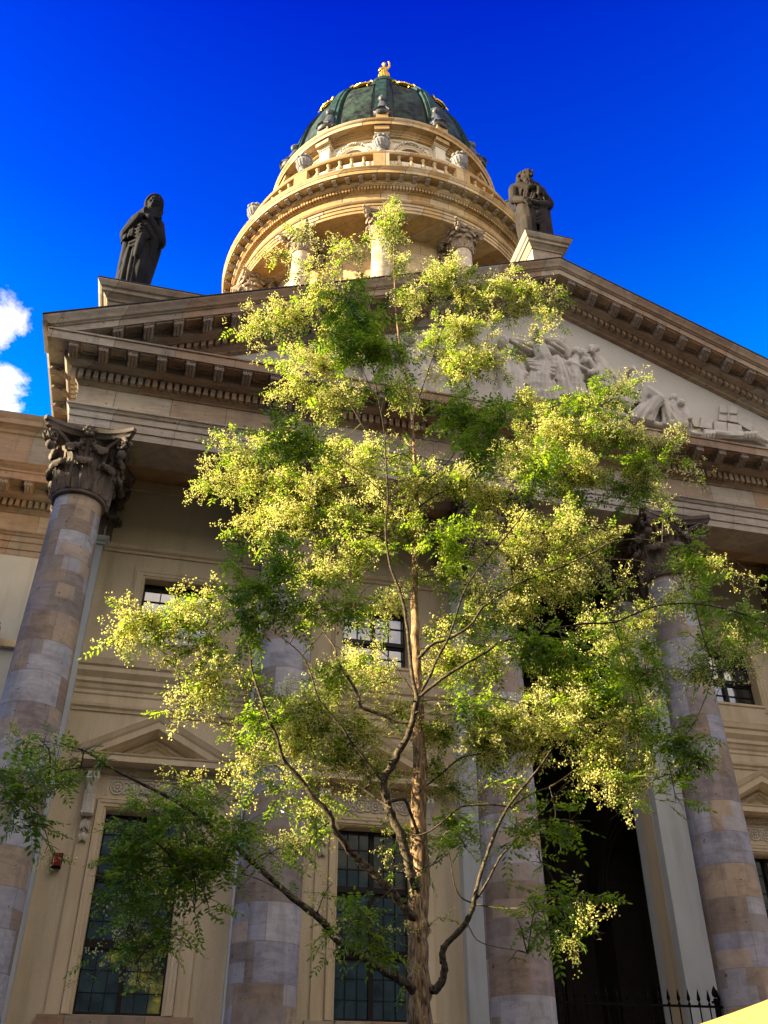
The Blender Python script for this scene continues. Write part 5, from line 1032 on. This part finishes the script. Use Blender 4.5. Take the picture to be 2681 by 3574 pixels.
def compound(p, d, up, length, nl=6):
    """pinnate leaf: a drooping midrib with pairs of folded leaflets and one at the tip"""
    s_ = unit(np.cross(d, up)); u = np.cross(s_, d); pts = []
    for i in range(nl+1):
        t_ = (i+.6)/(nl+.6); c = p+d*length*t_-np.array([0, 0, 1])*length*.22*t_*t_; pts.append(c)
        ls = (.056+.007*RNG.normal())*(1-.25*abs(t_-.5))*length/.20*1.0
        for sd in ((-1, 1) if i < nl else (0,)):
            ax = unit(s_*sd*.92+d*(.38 if sd else 1.0)+u*RNG.normal(0, .18)-np.array([0, 0, .22])+RNG.normal(0, .10, 3)); wv = unit(np.cross(ax, u)+RNG.normal(0, .22, 3))*ls*.23; nn = np.cross(ax, unit(wv))*ls*.06
            b = c+ax*.004; m1 = b+ax*ls*.42; tip = b+ax*ls-np.array([0, 0, .1])*ls
            m2 = b+ax*ls*.8
            LEAF.add(np.array([b, m1+wv+nn, m2+wv*.6+nn, m2-nn*.5])); LEAF.add(np.array([b, m2-nn*.5, m2-wv*.6+nn, m1-wv+nn])); LEAF.add(np.array([m2-nn*.5, m2+wv*.6+nn, tip, m2-wv*.6+nn]))
    twig.tube([p]+[pts[i] for i in (1, nl//2, nl)], [.0022, .0018, .0014, .001], 3)
def floret(c, s):
    a = unit(RNG.normal(0, 1, 3)+np.array([0, 0, -.3])); b = unit(np.cross(a, RNG.normal(0, 1, 3))); n_ = np.cross(a, b)
    FLO.add(np.array([c-a*s*.2, c+b*s*.55+a*s*.3, c+a*s*.9, c-b*s*.55+a*s*.3]))
    FLO.add(np.array([c-n_*s*.1, c+n_*s*.6+a*s*.2, c+n_*s*.5+a*s*.8, c+a*s*.35]))
def panicle(p, d, length, nf):
    """loose branching spray of small flowers"""
    k = 5; e = p+d*length+np.array([0, 0, -.15])*length; twig.tube([p, (p+e)/2+RNG.normal(0, .006, 3), e], [.0022, .0018, .001], 3)
    for i in range(k):
        t_ = .25+.75*i/(k-1); c = p+(e-p)*t_; sd = unit(unit(RNG.normal(0, 1, 3))+d*.5); ll = length*(.55*(1-t_*.6)); q = c+sd*ll; twig.tube([c, q], [.0014, .0008], 3)
        for _ in range(max(2, int(nf/k))):
            u = RNG.random()**.6; floret(c+(q-c)*u+RNG.normal(0, .014, 3), .0135+.006*RNG.random())
OUT = [(830, 520), (1000, 600), (1150, 620), (1100, 760), (1150, 860), (1350, 850), (1480, 1000), (1400, 1120), (1450, 1250), (1560, 1250), (1600, 1400), (1500, 1500), (1500, 1680), (1300, 1700), (1100, 1660), (1000, 1820), (850, 1850), (620, 1780), (520, 1650), (450, 1480), (300, 1400), (280, 1320), (450, 1280), (480, 1180), (450, 1020), (640, 900), (640, 820), (520, 710), (650, 680), (720, 560)]
def inside(x, y):
    k = False
    for (a, b), (c, d) in zip(OUT, OUT[1:]+OUT[:1]):
        if (b > y) != (d > y) and x < (c-a)*(y-b)/(d-b)+a: k = not k
    return k
while CLS.count(';') < 258:
    x, y = RNG.uniform(260, 1600), RNG.uniform(540, 1850)
    if 730 < x < 880 and 1330 < y < 1440 or x > 1320 and 1080 < y < 1300 or x > 1060 and 690 < y < 860: continue
    if inside(x, y): CLS += ';%d %d %d %s %.2f' % (x, y, RNG.integers(26, 38) if y < 800 else RNG.integers(34, 62), RNG.choice(list('FFFMG')), RNG.uniform(.1, .9))
for item in CLS.replace('\n', '').split(';'):
    x, y, r, kd, dd = item.split(); x, y, r, dd = float(x), float(y), float(r), float(dd)
    for _ in range(3):      # blossom shifts to the sunlit far side, leafy shoots into the added mass's shade
        c = at(x, y, dd); yb = -9.45-(c[0]+7)*.0262
        if kd in 'Ll' and c[1] > yb-.35: dd -= (c[1]-yb+.35)
        if kd in 'FfGg' and c[1] < yb+.45: dd += (yb+.45-c[1])
    c = at(x, y, dd); dist = (c-CAM) @ (HD*cos(PITCH)+np.array([0, 0, sin(PITCH)])); R = r*1.616/3168*dist*(1.08 if r > 30 else 1)
    i = np.argmin(np.linalg.norm(SKA-c, axis=1)+.15*np.maximum(0, SKA[:, 2]-c[2])); src = SKA[i]; L_ = np.linalg.norm(c-src)
    # main twig to the clump and side twigs through it
    tw = []
    md = (src+c)/2+np.array([0, 0, .12*L_])+RNG.normal(0, .03, 3)*L_; P, RR = smooth_line([src, md, c], [.007, .005, .0035], 4); twig.tube(P, RR, 5)
    nt_ = int(4+R*14)
    for _ in range(nt_):
        o = unit(RNG.normal(0, 1, 3)*np.array([1, 1, .8])); e = c+o*R*(.75+.35*RNG.random())*np.array([1, 1, 1]); st = c+(src-c)*.25*RNG.random()
        md = (st+e)/2+np.array([0, 0, .10*R]); P, RR = smooth_line([st, md, e], [.0034, .0026, .0014], 3); twig.tube(P, RR, 4); tw.append(P)
    TP = np.concatenate(tw); area = (R/.3)**2*1.05
    sp_ = .45 if kd in 'flg' else 1.0; kd = {'G': 'L', 'g': 'l'}.get(kd, kd)
    nl = {'F': 17, 'M': 30, 'L': 58, 'f': 16, 'l': 46}[kd]*area*sp_; nfp = {'F': 108, 'M': 50, 'L': 4.0, 'f': 105, 'l': 8}[kd]*area*sp_
    def site():
        p = TP[RNG.integers(len(TP))]; p = p+RNG.normal(0, .03, 3); return p, unit((p-c)+RNG.normal(0, .45*R+.02, 3)+np.array([0, 0, .05*R]))
    for _ in range(int(nl)+1):
        p, d = site(); d = unit(d*np.array([1, 1, .6])+np.array([0, 0, -.12])); compound(p, d, unit(np.array([0, 0, 1])+RNG.normal(0, .35, 3)), .15+.07*RNG.random(), 5+RNG.integers(0, 2))
    for _ in range(int(nfp)):
        p, d = site(); panicle(p, unit(d+np.array([0, 0, .25])), .11+.08*RNG.random(), 18)
t = MT('bark', .9, .2); mp = t.node('ShaderNodeMapping', [(0, t.c.outputs['Object']), ('Scale', (1, 1, .22))]); n1 = t.noise(38, 6, mp.outputs[0], .6, .6); n2 = t.noise(5, 4)
c = t.ramp(n1, [(.34, (.06, .04, .022)), (.5, (.30, .195, .10)), (.66, (.55, .40, .22))]); c = t.mix(.5, c, t.ramp(n2, [(.35, (.5, .42, .34)), (.65, (1.1, 1, .85))]), 'MULTIPLY')
M['bark'] = t.done(c, t.bump(n1, .8, .02))  # trunk bark, lightened and warmed in colour for the sun on it
t = MT('shaded_limb_bark', .85, .2); n1 = t.noise(30, 6, None, .6, .5); M['shaded_limb_bark'] = t.done(t.ramp(n1, [(.34, (.018, .014, .008)), (.5, (.075, .055, .03)), (.68, (.17, .13, .07))]), t.bump(n1, .7, .015))  # darker copy of the bark, the limbs' shade put into the colour
t = MT('young_bark', .8, .25); n1 = t.noise(30, 4); M['young_bark'] = t.done(t.ramp(n1, [(.35, (.055, .05, .022)), (.65, (.17, .15, .06))]), t.bump(n1, .4, .01))
def foliage(name, c1, c2, tr1, tr2, scale, gl, f=.5, rough=.4):
    t = MT(name, rough); n = t.noise(scale, 3); n2 = t.noise(.9, 2); fac = t.math('ADD', t.math('MULTIPLY', n, .6), t.math('MULTIPLY', n2, .4))
    a = t.ramp(fac, [(.4, c1), (.6, c2)]); b = t.ramp(fac, [(.4, tr1), (.6, tr2)])
    t.l.new(a, t.b.inputs['Base Color']); t.b.inputs['Specular IOR Level'].default_value = gl
    T = t.node('ShaderNodeBsdfTranslucent', [(0, b)]); mx = t.node('ShaderNodeMixShader', [(0, f)]); t.l.new(t.b.outputs[0], mx.inputs[1]); t.l.new(T.outputs[0], mx.inputs[2])
    t.l.new(mx.outputs[0], t.n['Material Output'].inputs[0]); return t.m
M['leaf'] = foliage('leaflet', (.012, .038, .006), (.035, .085, .012), (.27, .46, .012), (.60, .80, .04), 8, .3, .46, .35)
M['flower'] = foliage('petal', (.78, .76, .20), (.88, .87, .40), (.84, .80, .14), (.92, .90, .30), 12, .2, .5, .6)
link(trunk.mesh('trunk', 'bark', True, 60), 'trunk', tr); link(wood.mesh('limbs', 'shaded_limb_bark', True, 60), 'limbs', tr); link(twig.mesh('twigs', 'young_bark', True, 80), 'twigs', tr)
link(LEAF.mesh('leaves', M['leaf']), 'leaves', tr); link(FLO.mesh('blossom', M['flower']), 'blossom', tr)
print('LEAF', len(LEAF.v), 'FLO', len(FLO.v), 'twig', twig.n)
